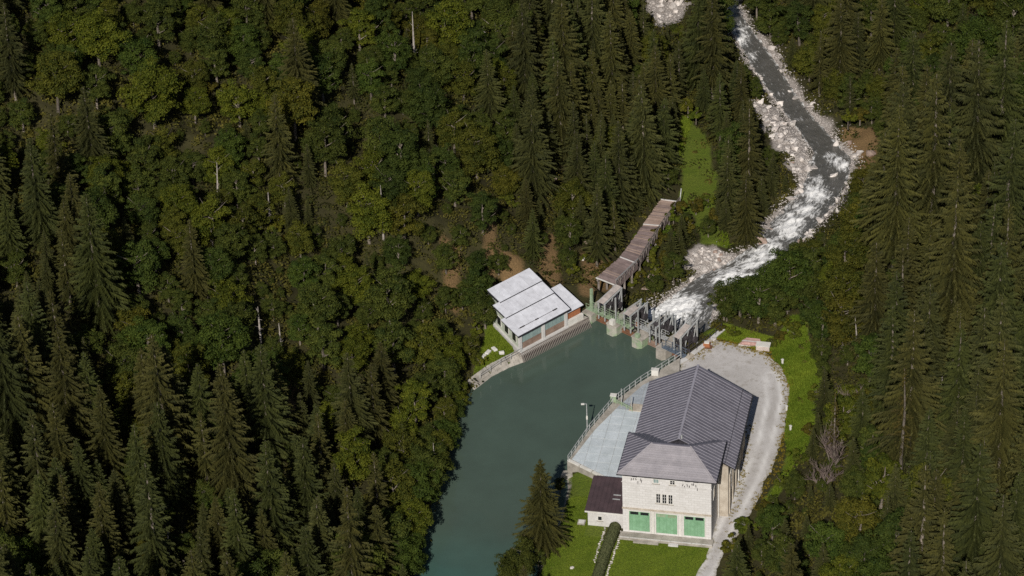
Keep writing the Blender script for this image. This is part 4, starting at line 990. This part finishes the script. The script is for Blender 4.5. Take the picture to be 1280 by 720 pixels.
for i in np.nonzero(ok)[0]:
    x, y, z = float(cx[i]), float(cy[i]), float(cz[i])
    if not free(x, y, 2.4): continue
    mx, my = PJ(x, y, z + 8)
    spr = rt.random() < spruce_share(mx, my)
    if spr: pk = rt.randrange(len(SPR)); proto = SPR[pk]; base_s = rt.choice((.34, .44, .52, .6, .66, .72, .78, .88)) * (.85 if my < 330 and mx < 640 else 1.3 if mx > 1080 else .98 if mx < 560 else .95); d0 = 4.5
    else: pk = rt.randrange(len(BRD)); proto = BRD[pk]; base_s = rt.uniform(.36, .8); d0 = 4.7
    opn = any(in_poly(p, mx, my) for p in OPEN)
    for f in ((1, .8, .62, .46, .34) if not opn else (.3,)):
        sc = base_s * f
        d = d0 * (.45 + .55 * min(1, sc))
        if free(x, y, d) and crown_ok(x, y, z, proto[2] * sc, proto[3] * sc, spr):
            placed.append((x, y, z, spr, pk, sc)); grid.setdefault((int(x // 5), int(y // 5)), []).append((x, y, d)); break
def visible_area(t):
    x, y, z, spr, pk, sc = t; pr = (SPR if spr else BRD)[pk]; h = pr[2] * sc
    a = PJ(x, y, z + h * .25); b = PJ(x, y, z + h)
    if max(a[1], b[1]) < 3 or min(a[1], b[1]) > 717 or a[0] < -14 or a[0] > 1294: return 0
    return h * pr[3] * sc
placed.sort(key=visible_area, reverse=True)
def where(x, y, z):
    xm = np.interp(y, RCY, [(a[0] + b[0]) / 2 for a, b in zip(RL, RR)])
    if y > 20:
        if x > xm: return 'on the slope across the river'
        if x > np.interp(y, [20, 45, 60, 140], [15, 23, 24, 22]): return 'between plank chute and river'
        return 'on the steep slope above the plank chute' if x > -8 or y < 45 and x > -4 else 'high on the wooded slope above the intake house'
    if x > 10: return 'on the slope beyond the gravel yard'
    if y > -12: return 'on the slope behind the intake house'
    return 'on the dark slope above the lake shore'
TINT_S = [(1, 1, 1), (1.10, 1.0, .92), (.86, .95, .88), (1.14, 1.06, .95), (.95, 1.05, .9)]
TINT_B = [(1, 1, 1), (.78, .9, .9), (1.45, 1.35, .75), (.88, 1.05, .92), (1.25, 1.08, .8), (1.35, 1.05, .75)]
WORD_S = ['dark green', 'brown-tinged', 'deep bluish green', 'olive brown', 'mid green']
WORD_B = ['dark green', 'deep shady green', 'yellow-green', 'cool mid green', 'olive green', 'rusty brown-green']
def put_tree(name, proto, x, y, z, sc, rz, tint, label, cat, group, tmat=None, lean=0.):
    o = bpy.data.objects.new(name, None); COL.objects.link(o)
    o.location = (x, y, z - .15); o.rotation_euler = (lean, lean * .6, rz); o.scale = (sc, sc, sc); tag(o, label, cat, group)
    c = bpy.data.objects.new('crown', proto[0]); COL.objects.link(c); c.parent = o; c.color = (*tint, 1)
    t = bpy.data.objects.new('trunk', proto[1]); COL.objects.link(t); t.parent = o
    return o
nS = nB = 0; rest = []
for t in placed:
    x, y, z, spr, pk, sc = t
    va = visible_area(t)
    n = nS if spr else nB
    if va <= 0 or n >= 298: rest.append(t); continue
    k = rt.choices(range(5), (3, 3, 1.5, 2, 2))[0] if spr else rt.choices(range(6), (2.6, 2.2, 1.7, 1.6, 2.2, .5))[0]
    if spr:
        size = 'tall' if sc > .75 else ('medium' if sc > .5 else 'young')
        lb = f'{size} {WORD_S[k]} spruce {where(x, y, z)}'
        put_tree('spruce_tree', SPR[pk], x, y, z, sc, rt.uniform(0, 6.28), [c * g_ for g_ in (rt.uniform(.82, 1.2),) for c in TINT_S[k]], lb, 'spruce', 'spruces ' + where(x, y, z), lean=rt.uniform(-.025, .025)); nS += 1
    else:
        size = 'large' if sc > .65 else ('medium' if sc > .45 else 'small')
        near_lake = float(sdist(LAKE_POLY, np.array([x]), np.array([y]))[0]) < 14 and x < 5
        if near_lake: k = rt.choice((2, 2, 2, 4, 0))
        lb = f'{size} {WORD_B[k]} leafy tree {where(x, y, z)}'
        put_tree('leafy_tree', BRD[pk], x, y, z, sc * (1 + .0), rt.uniform(0, 6.28), [c * g_ for g_ in (rt.uniform(.82, 1.2),) for c in TINT_B[k]], lb, 'tree', 'leafy trees ' + where(x, y, z), lean=rt.uniform(-.05, .05)); nB += 1
print('TREES', nS, nB, 'rest', len(rest))
# trees beyond the frame and the overflow: one mass, instanced on points
def forest_mass(name, rows, protos, m, label):
    V = np.array([(x, y, z - .15) for x, y, z, *_ in rows]); me = np_mesh(name, V, np.zeros((0, 3), np.int32)) if False else bpy.data.meshes.new(name)
    me.vertices.add(len(V)); me.vertices.foreach_set('co', V.astype(np.float32).ravel())
    me.attributes.new('pick', 'INT', 'POINT').data.foreach_set('value', np.array([t[4] for t in rows], np.int32))
    me.attributes.new('size', 'FLOAT', 'POINT').data.foreach_set('value', np.array([t[5] for t in rows], np.float32))
    me.attributes.new('turn', 'FLOAT', 'POINT').data.foreach_set('value', rng.uniform(0, 6.28, len(rows)).astype(np.float32))
    o = link(name, me, m); tag(o, label, 'wood', kind='stuff')
    ng = bpy.data.node_groups.new(name, 'GeometryNodeTree')
    ng.interface.new_socket('Geometry', in_out='INPUT', socket_type='NodeSocketGeometry'); ng.interface.new_socket('Geometry', in_out='OUTPUT', socket_type='NodeSocketGeometry')
    gi, go = ng.nodes.new('NodeGroupInput'), ng.nodes.new('NodeGroupOutput')
    alljoin = ng.nodes.new('GeometryNodeJoinGeometry')
    for c_o, t_o in reversed(protos):
        j = ng.nodes.new('GeometryNodeJoinGeometry')
        for ob in (c_o, t_o):
            n = ng.nodes.new('GeometryNodeObjectInfo'); n.inputs['Object'].default_value = ob; ng.links.new(n.outputs['Geometry'], j.inputs[0])
        gtoi = ng.nodes.new('GeometryNodeGeometryToInstance'); ng.links.new(j.outputs[0], gtoi.inputs[0]); ng.links.new(gtoi.outputs[0], alljoin.inputs[0])
    ip_ = ng.nodes.new('GeometryNodeInstanceOnPoints'); ng.links.new(gi.outputs[0], ip_.inputs['Points']); ng.links.new(alljoin.outputs[0], ip_.inputs['Instance'])
    ip_.inputs['Pick Instance'].default_value = True
    def attr(nm, ty):
        n = ng.nodes.new('GeometryNodeInputNamedAttribute'); n.data_type = ty; n.inputs[0].default_value = nm; return n.outputs[0]
    ng.links.new(attr('pick', 'INT'), ip_.inputs['Instance Index'])
    cx_ = ng.nodes.new('ShaderNodeCombineXYZ'); ng.links.new(attr('turn', 'FLOAT'), cx_.inputs[2])
    er = ng.nodes.new('FunctionNodeEulerToRotation'); ng.links.new(cx_.outputs[0], er.inputs[0]); ng.links.new(er.outputs[0], ip_.inputs['Rotation'])
    ng.links.new(attr('size', 'FLOAT'), ip_.inputs['Scale'])
    ng.links.new(ip_.outputs[0], go.inputs[0])
    md = o.modifiers.new('trees', 'NODES'); md.node_group = ng
    return o
def proto_objs(lst):
    out = []
    for c, t, _, _ in lst:
        co_ = next(o for o in COL.objects if o.data is c); to_ = next(o for o in COL.objects if o.data is t); out.append((co_, to_))
    return out
rS = [t for t in rest if t[3]]; rB = [t for t in rest if not t[3]]
if rS: forest_mass('spruce_wood', rS, proto_objs(SPR), M_SPRUCE, 'dense dark spruce wood filling in behind the larger trees')
if rB: forest_mass('leafy_wood', rB, proto_objs(BRD), M_LEAF, 'leafy young wood filling in behind the larger trees')

# single trees that stand out
def ray_ground(px, py):
    lo, hi = -5.0, 90.0
    for _ in range(40):
        mid = (lo + hi) / 2; x, y = W(px, py, mid)
        if hz(x, y) > mid: lo = mid
        else: hi = mid
    return (*W(px, py, lo), lo)
def at(px, py, z): x, y = W(px, py, z); return x, y
x, y = W(679, 688, .9); put_tree('spruce_tree', SPR[5], x, y, max(.4, hz(x, y)), .54, .7, (1.1, 1.0, .9), 'lone bushy spruce on the lawn bank at the lake edge', 'spruce', 'spruce by the lawn').scale = (.66, .66, .55)
for px, py, sc, pk in ((655, 716, .50, 0), (636, 730, .58, 3), (700, 610, .22, 1)):
    x, y = W(px, py, .9); put_tree('leafy_tree', BRD[pk], x, y, max(.3, hz(x, y)), sc, px, (.9, .85, .8), ['dark round bush at the water below the lone spruce', 'broad dark bush on the point between lake and lawn', 'small low bush between lone spruce and terrace wall'][(0 if px == 655 else 1 if px == 636 else 2)], 'bush', 'bushes by the lawn')

x0s = [(607, 415, .55, 1, 0), (600, 395, .7, 4, 1), (905, 404, .62, 1, 0), (925, 400, .7, 3, 1), (948, 408, .65, 0, 3), (968, 412, .6, 4, 0), (985, 395, .75, 2, 3), (935, 385, .6, 1, 1), (960, 380, .7, 3, 3), (1000, 380, .7, 5, 0), (588, 455, .45, 3, 4)]
for px, py, sc, pk, k in x0s:
    x, y = W(px, py, .6)
    lb = f'{WORD_B[k]} leafy tree ' + ('right beside the intake house wall' if px < 700 else 'between gravel yard and river')
    put_tree('leafy_tree', BRD[pk], x, y, max(.1, hz(x, y)), sc, px, TINT_B[k], lb, 'tree', 'leafy trees by water and yard')

for px, py, sc, k in ((903, 48, .55, 1), (893, 30, .6, 3), (946, 20, .5, 0), (905, 18, .6, 0)):
    x, y, z = ray_ground(px, py)
    put_tree('leafy_tree', BRD[k], x, y, z, sc, px, TINT_B[k], f'{WORD_B[k]} leafy tree overhanging the top stretch of the river', 'tree', 'leafy trees by the top of the river')
yy = -66.0
while yy < -5:
    xs_ = float(np.interp(yy, [-110, -45, -20, -5], [-21, -14.4, -10.6, -7.4])) - rt.uniform(-.3, 2.2); k = rt.choice((2, 2, 4, 0, 1, 3)); sc = rt.choice((.26, .34, .42, .5, .6)); pk = rt.randrange(6)
    put_tree('leafy_tree', BRD[pk], xs_, yy, max(-.1, hz(xs_, yy)), sc, rt.uniform(0, 6), TINT_B[k], f'{WORD_B[k]} {"low bushy" if sc < .4 else "spreading"} tree leaning over the lake shore', 'tree', 'leafy trees along the lake shore', lean=rt.uniform(-.1, .1))
    yy += rt.uniform(1.6, 3.4)

# bleached dead trunks among the trees
def snag_mesh(h, seed):
    r_ = random.Random(seed); mb = MB()
    mb.tube([(0, 0, -1), (r_.uniform(-.1, .1), 0, h * .5), (r_.uniform(-.3, .3), r_.uniform(-.2, .2), h)], [.24, .19, .05], 7)
    for k in range(9):
        z = h * r_.uniform(.3, .95); a = r_.uniform(0, 6.28); L = r_.uniform(.3, 1.0); mb.tube([(0, 0, z), (math.cos(a) * L, math.sin(a) * L, z + r_.uniform(-.2, .4))], [.05, .015], 4)
    me = mb.mesh('dead_wood'); me.materials.append(M_DEAD); return me
SNAG = [snag_mesh(h, i) for i, h in enumerate((10, 13, 8))]
for i, (px, py, s) in enumerate(((327, 425, .95), (274, 260, .9), (338, 270, 1.0), (102, 310, 1.0), (479, 285, 1.0), (488, 55, .9), (268, 310, .6), (520, 85, 1.1), (353, 430, .8), (58, 690, .7), (543, 600, .8), (661, 200, .9), (670, 205, .9), (692, 195, .8), (1172, 520, 1.3), (1148, 470, .8), (1070, 440, .8), (384, 290, .6), (213, 690, .7))):
    x, y, z = ray_ground(px, py)
    x2, y2 = x, y - 1.5; z2 = hz(x2, y2)
    o = bpy.data.objects.new('dead_trunk', None); COL.objects.link(o); s *= .72; o.location = (x2, y2, z2); o.scale = (s, s, s); o.rotation_euler = (rt.uniform(-.06, .06), rt.uniform(-.06, .06), i)
    tag(o, f'pale bare dead trunk standing {where(x2, y2, z2)}', 'dead trunk', 'bleached dead trunks in the wood')
    t = bpy.data.objects.new('trunk', SNAG[i % 3]); COL.objects.link(t); t.parent = o
for i, (px, py, sc, rz, lb) in enumerate(((1042, 590, .55, 0, 'thin-needled spruce with bare lower trunk near the bare tree by the verge'), (1125, 610, .8, 1, 'sparse brownish spruce with bare trunk on the slope beyond the verge'))):
    x, y, z = ray_ground(px, py); put_tree('spruce_tree', SPR_THIN[i], x, y, z, sc, rz, (1.3, 1.0, .85), lb, 'spruce', 'sparse spruces')
# bare many-stemmed tree beside the verge
def bare_tree(px, py, h, seed, label):
    x, y, z = ray_ground(px, py); o = thing('bare_tree', (x, y, z), 0, label, 'bare tree', 'bare leafless trees by the verge'); r_ = random.Random(seed)
    tr = MB(); br = MB()
    def grow(p, d, L, r, depth, mb):
        pts = [p]; dd = d.copy()
        for k in range(3):
            dd = (dd + Vector((r_.uniform(-.25, .25), r_.uniform(-.25, .25), r_.uniform(-.02, .18)))).normalized(); pts.append(pts[-1] + dd * L / 3)
        mb.tube(pts, [r, r * .85, r * .7, r * .5], 5)
        if depth < 3:
            for k in range(4):
                q = pts[r_.choice((1, 2, 3))]; nd_ = (dd + Vector((r_.uniform(-.9, .9), r_.uniform(-.9, .9), r_.uniform(-.1, .5)))).normalized(); grow(q, nd_, L * .62, r * .5, depth + 1, br)
    for k in range(3): grow(Vector((r_.uniform(-.3, .3), r_.uniform(-.3, .3), -.5)), Vector((r_.uniform(-.4, .4), r_.uniform(-.4, .4), 1)).normalized(), h * .6, .17, 0, tr)
    tr.build('trunk', M_BARK, o); br.build('branch', M_TWIG, o)
bare_tree(1040, 590, 6.6, 3, 'bare leafless grey tree with several stems beside the green verge')
bare_tree(1030, 612, 4.6, 8, 'low bare tangled tree in front of the taller leafless one')
bare_tree(1070, 530, 5.5, 9, 'leaning bare grey tree above the leafless group by the verge')

# ------------------------------------------------------------------ hedge and edging stones by the lawn
hp = [(*W(769, 657, 1.9), 1.2), (*W(757, 688, 1.9), 1.2), (*W(745, 726, 1.9), 1.2), (*W(738, 750, 1.9), 1.2)]
hg = thing('hedge', hp[0], 0, 'long rounded clipped hedge running from the annex down the lawn', 'hedge')
q = [Vector((a - hp[0][0], b - hp[0][1], 0)) for a, b, c in hp]
P = []; Nn = []
for k in range(15000):
    t = random.random() * 2.999; i = int(t); p = q[i].lerp(q[i + 1], t - i)
    d = (q[i + 1] - q[i]).normalized(); s = Vector((d.y, -d.x, 0)); a = random.uniform(-.35, math.pi + .35)
    nn = s * math.cos(a) + Vector((0, 0, 1)) * math.sin(a)
    c = p + s * math.cos(a) * .72 + Vector((0, 0, max(.02, .55 + .78 * math.sin(a)))) + nn * random.uniform(-.06, .03)
    P.append(c); Nn.append(nn)
for k in range(1500):
    v = Vector(sphere_pts(1)[0]); v.z = abs(v.z) - .35; d = (q[0] - q[1]).normalized()
    if v.dot(d) < 0: v -= d * 2 * v.dot(d)
    P.append(Vector((v.x * .72, v.y * .72, max(.02, .55 + .78 * v.z)))); Nn.append(v)
core = MB(); core.tube([q[0] + Vector((0, 0, .5)), q[1] + Vector((0, 0, .5)), q[2] + Vector((0, 0, .5)), q[3] + Vector((0, 0, .5))], .62, 10); core.build('stems', M_HEDGE, hg)
V, F, T = leaf_quads(np.array(P), np.array(Nn) + rng.normal(0, .25, (len(P), 3)), .085, np.clip(rng.normal(.5, .25, len(P)), 0, 1))
link('foliage', np_mesh('foliage', V, F, T), M_HEDGE, hg)
ROCKS = []
import bmesh
for i in range(9):
    bm = bmesh.new(); bmesh.ops.create_icosphere(bm, subdivisions=2 if i < 6 else 1, radius=1)
    r_ = np.random.default_rng(60 + i); ax_ = r_.uniform(.55, 1.15, 3); ax_[2] *= .75
    pl = [(sphere_pts(1)[0], r_.uniform(.35, .72)) for _ in range(14)]
    for v in bm.verts:
        p = np.array(v.co)
        for n_, d_ in pl:
            e = p @ n_ - d_
            if e > 0: p = p - n_ * e
        v.co = Vector((p + r_.normal(0, .025, 3)) * ax_)
    me = bpy.data.meshes.new('rock'); bm.to_mesh(me); bm.free(); ROCKS.append(me)
ROCKS2 = [m.copy() for m in ROCKS]
for m in ROCKS: m.materials.append(M_ROCK)
for m in ROCKS2: m.materials.append(M_ROCKR)
def edging(pxs, label):
    pts = [W(*p, 1.25) for p in pxs]; o = thing('stone_edging', (*pts[0], 1.2), 0, label, 'edging')
    for a, b in zip(pts[:-1], pts[1:]):
        L = math.hypot(b[0] - a[0], b[1] - a[1]); n = max(2, round(L / .42))
        for k in range(n):
            c = link('stone', ROCKS[6 + k % 3], None, o); t = k / n
            c.location = (a[0] + (b[0] - a[0]) * t - pts[0][0] + random.uniform(-.1, .1), a[1] + (b[1] - a[1]) * t - pts[0][1], .06); c.scale = (random.uniform(.22, .36), random.uniform(.22, .36), random.uniform(.15, .26)); c.rotation_euler = (0, 0, random.uniform(0, 6))
edging([(777, 664), (768, 690), (757, 724)], 'row of pale edging stones between hedge and front lawn')
edging([(757, 660), (748, 685), (742, 705)], 'row of pale edging stones on the annex side of the hedge')

# ------------------------------------------------------------------ boulders
def scatter_in(poly, n):
    xs = [p[0] for p in poly]; ys = [p[1] for p in poly]; X = rng.uniform(min(xs), max(xs), n * 6); Y = rng.uniform(min(ys), max(ys), n * 6)
    k = inside(poly, X, Y); return X[k][:n], Y[k][:n]
def put_boulder(x, y, s, red, label, group):
    z = hz(x, y); i = rt.randrange(6)
    o = link('boulder', (ROCKS2 if red else ROCKS)[i], None); o.location = (x, y, z + s * .30); o.scale = (s * rt.uniform(.8, 1.3), s * rt.uniform(.8, 1.2), s * rt.uniform(.7, 1.1)); o.rotation_euler = (rt.uniform(-.4, .4), rt.uniform(-.4, .4), rt.uniform(0, 6))
    tag(o, label, 'boulder', group)
for X, Y, lo, hi, red, lb, gp in ((*scatter_in(BAR, 85), .35, .95, .05, 'pale boulder on the stony bar beside the river bend', 'boulders on the stony bar'),
                                  (*scatter_in(RIPRAP, 72), .32, .7, .08, 'grey boulder in the stone heap beside the lower rapids', 'boulders in the stone heap'),
                                  (*scatter_in(TOPROCK, 22), .4, 1.5, .05, 'pale boulder on the rocky clearing upstream of the wood', 'boulders on the rocky clearing')):
    for x, y in zip(X, Y): put_boulder(float(x), float(y), rt.uniform(lo, hi) * rt.choice((.8, 1, 1, 1.3)), rt.random() < red, lb, gp)
nb = 0
for k in range(900):
    i = rt.randrange(1, len(RL) - 3) if rt.random() < .62 else rt.randrange(3, 9); t = rt.random(); side = rt.random() < .52
    a = np.array((RR if side else RL)[i]) * (1 - t) + np.array((RR if side else RL)[i + 1]) * t; c = np.array((RL if side else RR)[i]) * (1 - t) + np.array((RL if side else RR)[i + 1]) * t
    n_ = (a - c) / np.linalg.norm(a - c); p = a + n_ * abs(rt.gauss(0, 1.3)) - n_ * (.4 if rt.random() < .68 else rt.uniform(0, 4.5))
    if i < 3 and (side or p[0] < 22): continue
    if float(sdist(PLAT_R, p[:1], p[1:])[0]) < 1.5: continue
    wet = float(sdist(RIVER_POLY, p[:1], p[1:])[0]) < -.5
    put_boulder(float(p[0]), float(p[1]), rt.uniform(.35, 1.05) * (1.35 if wet else 1) * (1.2 if rt.random() < .2 else 1) , rt.random() < .06, 'wet boulder breaking the surface of the rapids' if wet else ('pale boulder along the river edge below the wooded slope across the river' if side else 'pale boulder along the river edge on the chute side'), 'boulders along the river')
    nb += 1
    if nb >= 118: break
# smaller stones: one mass
Vs = []; Fs = []; off = 0
base_rock = ROCKS[7]; bv = np.array([v.co[:] for v in base_rock.vertices]); bf = np.array([p.vertices[:] for p in base_rock.polygons])
def stones(X, Y, lo, hi, sink=.2):
    global off
    Z = height(X, Y)
    for x, y, z in zip(X, Y, Z):
        s = rng.uniform(lo, hi, 3) * np.array([1, 1, .7]); a = rng.uniform(0, 6.28); c_, s_ = math.cos(a), math.sin(a); R2 = np.array([[c_, s_, 0], [-s_, c_, 0], [0, 0, 1]])
        Vs.append(bv * s @ R2 + np.array([x, y, z + s[2] * sink])); Fs.append(bf + off); off += len(bv)
stones(*scatter_in(BAR, 900), .10, .38); stones(*scatter_in(RIPRAP, 700), .12, .4); stones(*scatter_in(TOPROCK, 300), .15, .5)
X = []; Y = []
for k in range(5200):
    i = rt.randrange(1, len(RL) - 2); t = rt.random(); side = rt.random() < .5
    a = np.array((RR if side else RL)[i]) * (1 - t) + np.array((RR if side else RL)[i + 1]) * t; c = np.array((RL if side else RR)[i]) * (1 - t) + np.array((RL if side else RR)[i + 1]) * t
    n_ = (a - c) / np.linalg.norm(a - c); p = a + n_ * (abs(rt.gauss(0, 1.25)) - .3); X.append(p[0]); Y.append(p[1])
X = np.array(X); Y = np.array(Y); k = sdist(PLAT_R, X, Y) > 1.0; stones(X[k], Y[k], .1, .42)
tag(link('river_stones', np_mesh('river_stones', np.concatenate(Vs), np.concatenate(Fs)), M_ROCK), 'countless small pale stones on the river banks and bars', 'stones', kind='stuff')
for px, py, s, red in ((850, 402, 1.0, 1), (858, 405, .8, 1), (815, 350, 1.1, 1), (826, 352, .9, 1), (808, 362, .8, 1), (892, 425, .8, 0), (604, 45, 1.2, 0), (608, 25, 1.0, 0), (685, 200, 1.2, 1), (690, 225, 1.1, 1), (735, 305, 1.1, 1), (745, 320, 1.2, 1), (752, 300, .9, 1), (728, 325, .9, 0), (575, 5, 1.6, 1), (1088, 180, 1.4, 1), (1075, 175, 1.2, 0), (1062, 160, 1.0, 1), (169, 380, .9, 1), (1095, 198, 1.1, 0)):
    x, y, z = ray_ground(px, py); put_boulder(x, y, s, red, f'{"reddish" if red else "pale"} rock outcrop {where(x, y, z)}', 'rock outcrops on the slopes')

# ------------------------------------------------------------------ undergrowth: one mass of low leafy plants
N = 27000
ux = rng.uniform(-86, 98, N); uy = rng.uniform(-106, 132, N)
uz = height(ux, uy); a_, b_ = PJ(ux, uy, uz)
k = (sdist(LAKE_POLY, ux, uy) > .1) & (sdist(RIVER_POLY, ux, uy) > 1.5 + .8 * wob(ux, uy, .6)) & ((sdist(PLAT_R, ux, uy) > .3) | ((sdist(YARD, ux, uy) > .8) & (ux > 26))) & ((sdist(PLAT_L, ux, uy) > -.2) | (uy - uy + .0 + (ux * -.643 + uy * .766) > 12.5)) & (a_ > -40) & (a_ < 1320) & (b_ > -20) & (b_ < 760)
k &= pl_dist([((p[0] + q_[0]) / 2, (p[1] + q_[1]) / 2) for p, q_ in zip(CH_L, CH_R)], ux, uy) > 2.8
for p in (BAR, RIPRAP, TOPROCK): k &= sdist(p, ux, uy) + 1.2 * wob(ux, uy, .8) > .3
for p in GRASS: k &= (sdist(p, ux, uy) > .5) | ((rng.random(N) < .06) & (ux > 30))
for p in GRASS_FAR: k &= (sdist(p, ux, uy) + 1.6 * wob(ux, uy, .5) > .2) | (rng.random(N) < .12)
for p in EARTH: k &= (sdist(p, ux, uy) > 0) | (rng.random(N) < .3)
ux, uy, uz = ux[k], uy[k], uz[k]
def clumps(X, Y, Z, per, rlo, rhi, leaf, name, label, m, cat, tmean=None):
    n = len(X); R = rng.uniform(rlo, rhi, n); d = sphere_pts(n * per).reshape(n, per, 3); d[..., 2] = np.abs(d[..., 2])
    P = np.stack([X, Y, Z], -1)[:, None] + d * (R[:, None, None] * rng.uniform(.6, 1.05, (n, per, 1))) * np.array([1, 1, .8])
    tm = (rng.normal(.42, .2, n) if tmean is None else tmean)[:, None]
    T = np.clip(tm + rng.normal(0, .14, (n, per)), 0, 1)
    V, F, T = leaf_quads(P.reshape(-1, 3), (d + np.array([0, 0, .5])).reshape(-1, 3) + rng.normal(0, .4, (n * per, 3)), leaf, T.ravel())
    return tag(link(name, np_mesh(name, V, F, T), m), label, cat, kind='stuff')
print('UNDER', len(ux))
tm = np.clip(.38 + .28 * wob(ux, uy, .16) + rng.normal(0, .16, len(ux)), 0, 1)
clumps(ux, uy, uz - .1, 44, .5, 1.9, .17, 'undergrowth', 'low leafy undergrowth covering the slopes between the trees', M_UNDER, 'undergrowth', tm)
# individual shrubs by the clearings
spots = [(760, 345, 1), (808, 330, 1), (820, 345, .8), (835, 335, 1.2), (802, 305, .9), (790, 360, .7), (870, 265, 1), (885, 255, .8), (862, 290, .9), (895, 280, 1.1), (735, 330, .8), (715, 345, .9), (742, 312, .7), (600, 455, .7), (597, 420, .8), (590, 440, .8), (985, 415, 1), (992, 425, .8), (975, 425, .7), (968, 432, .6), (1020, 500, .9),
         (1012, 545, .8), (995, 580, 1), (975, 610, .9), (955, 640, .8), (935, 665, 1), (915, 690, 1), (900, 415, .6), (915, 420, .7), (1060, 155, 1), (1075, 150, 1), (800, 348, .9), (812, 322, 1.1), (822, 308, 1.2), (832, 298, 1.0), (842, 280, 1.1), (850, 265, .9), (860, 140, 1), (870, 150, .8), (645, 225, .9), (630, 250, 1), (640, 260, .8), (545, 135, 1), (350, 290, 1.1), (338, 305, 1), (360, 310, .9), (280, 125, 1.1), (295, 135, 1), (262, 118, 1), (140, 340, 1.1), (125, 330, 1)]
for i, (px, py, s) in enumerate(spots):
    x, y, z = ray_ground(px, py); w_ = where(x, y, z)
    br_ = (random.uniform(1.2, 1.7), random.uniform(1.15, 1.5), .8) if i % 3 else (1.3, .9, .7)
    put_tree('shrub', SHR[i % 3], x, y, z + .05, s * .9, i, br_, f'{"yellowish green" if i % 3 else "rusty green"} shrub at a clearing {w_}', 'shrub', 'shrubs at the clearings')
# grass
Vs = []; Ts = []
def tufts(poly, n, h, w=.035, tm=.5, zf=None):
    X, Y = scatter_in(poly, n); Z = height(X, Y); n = len(X); a = rng.uniform(0, 6.28, n); d = np.stack([np.cos(a), np.sin(a), 0 * a], -1)
    P = np.stack([X, Y, Z - .01], -1); hh = h * rng.uniform(.5, 1.3, n)[:, None]
    tip = P + np.array([0, 0, 1]) * hh + rng.normal(0, .5, (n, 3)) * hh * np.array([1, 1, .15])
    Vs.append(np.stack([P - d * w, P + d * w, tip], 1)); Ts.append(np.clip(tm + .30 * wob(X, Y, .45) + .2 * wob(X, Y, 1.9) + rng.normal(0, .16, n), 0, 1))
yi = YARD
for p, n, h, tm_ in ((GRASS[0], 42000, .12, .5), (GRASS[1], 36000, .10, .5), (GRASS[2], 60000, .3, .40), (GRASS[3], 14000, .22, .5), (GRASS[4], 26000, .3, .7), (GRASS_FAR[0], 60000, .5, .52)):
    tufts(p, n, h, .05 if h > .2 else .035, tm_)
V = np.concatenate(Vs); T = np.concatenate(Ts); c = V[:, 0]
keep = (sdist(YARD, c[:, 0], c[:, 1]) > .1) & (sdist(LAKE_POLY, c[:, 0], c[:, 1]) > .2)
lp = np.array([loc((x, y)) for x, y in c[:, :2]])
keep &= ~((lp[:, 0] > -5) & (lp[:, 0] < 13.1) & (lp[:, 1] > -1.3) & (lp[:, 1] < 22)) & ~((lp[:, 1] > 7) & (lp[:, 0] < 1) & (lp[:, 0] > -9))
V, T = V[keep], T[keep]
tag(link('grass', np_mesh('grass', V.reshape(-1, 3), np.arange(len(V) * 3).reshape(-1, 3), T), M_GRASS), 'short green grass of the lawns and verges', 'grass', kind='stuff')
# dry weeds on the gravel margins and along the hall wall
wx = []; wy = []
for (a, b, n, sp) in (((905, 655), (928, 585), 150, .55), ((928, 585), (938, 530), 60, .4), ((862, 450), (900, 420), 120, .6), ((905, 425), (958, 440), 220, .7), ((958, 440), (986, 480), 130, .5), ((986, 480), (975, 570), 110, .45), ((893, 680), (905, 655), 50, .4), ((975, 570), (940, 640), 90, .5)):
    for k in range(n):
        t = rt.random(); x, y = W(a[0] + (b[0] - a[0]) * t, a[1] + (b[1] - a[1]) * t, 1.25); wx.append(x + rt.gauss(0, sp)); wy.append(y + rt.gauss(0, sp))
wx = np.array(wx); wy = np.array(wy); lw = np.array([loc(p) for p in zip(wx, wy)]); k = ~((lw[:, 0] > -1) & (lw[:, 0] < 13.15) & (lw[:, 1] > 0) & (lw[:, 1] < 22)); wx, wy = wx[k], wy[k]
wo = clumps(wx, wy, np.maximum(height(wx, wy), 1.2), 30, .08, .30, .05, 'weeds', 'dry yellowish weeds along the gravel margins', M_UNDER, 'weeds', rng.uniform(.6, 1, len(wx)))
wo.color = (1.9, 1.6, .9, 1)
print('TRIS', sum(len(m.loop_triangles) if m.loop_triangles else sum(len(p.vertices) - 2 for p in m.polygons) for m in bpy.data.meshes if len(m.polygons) < 100000))
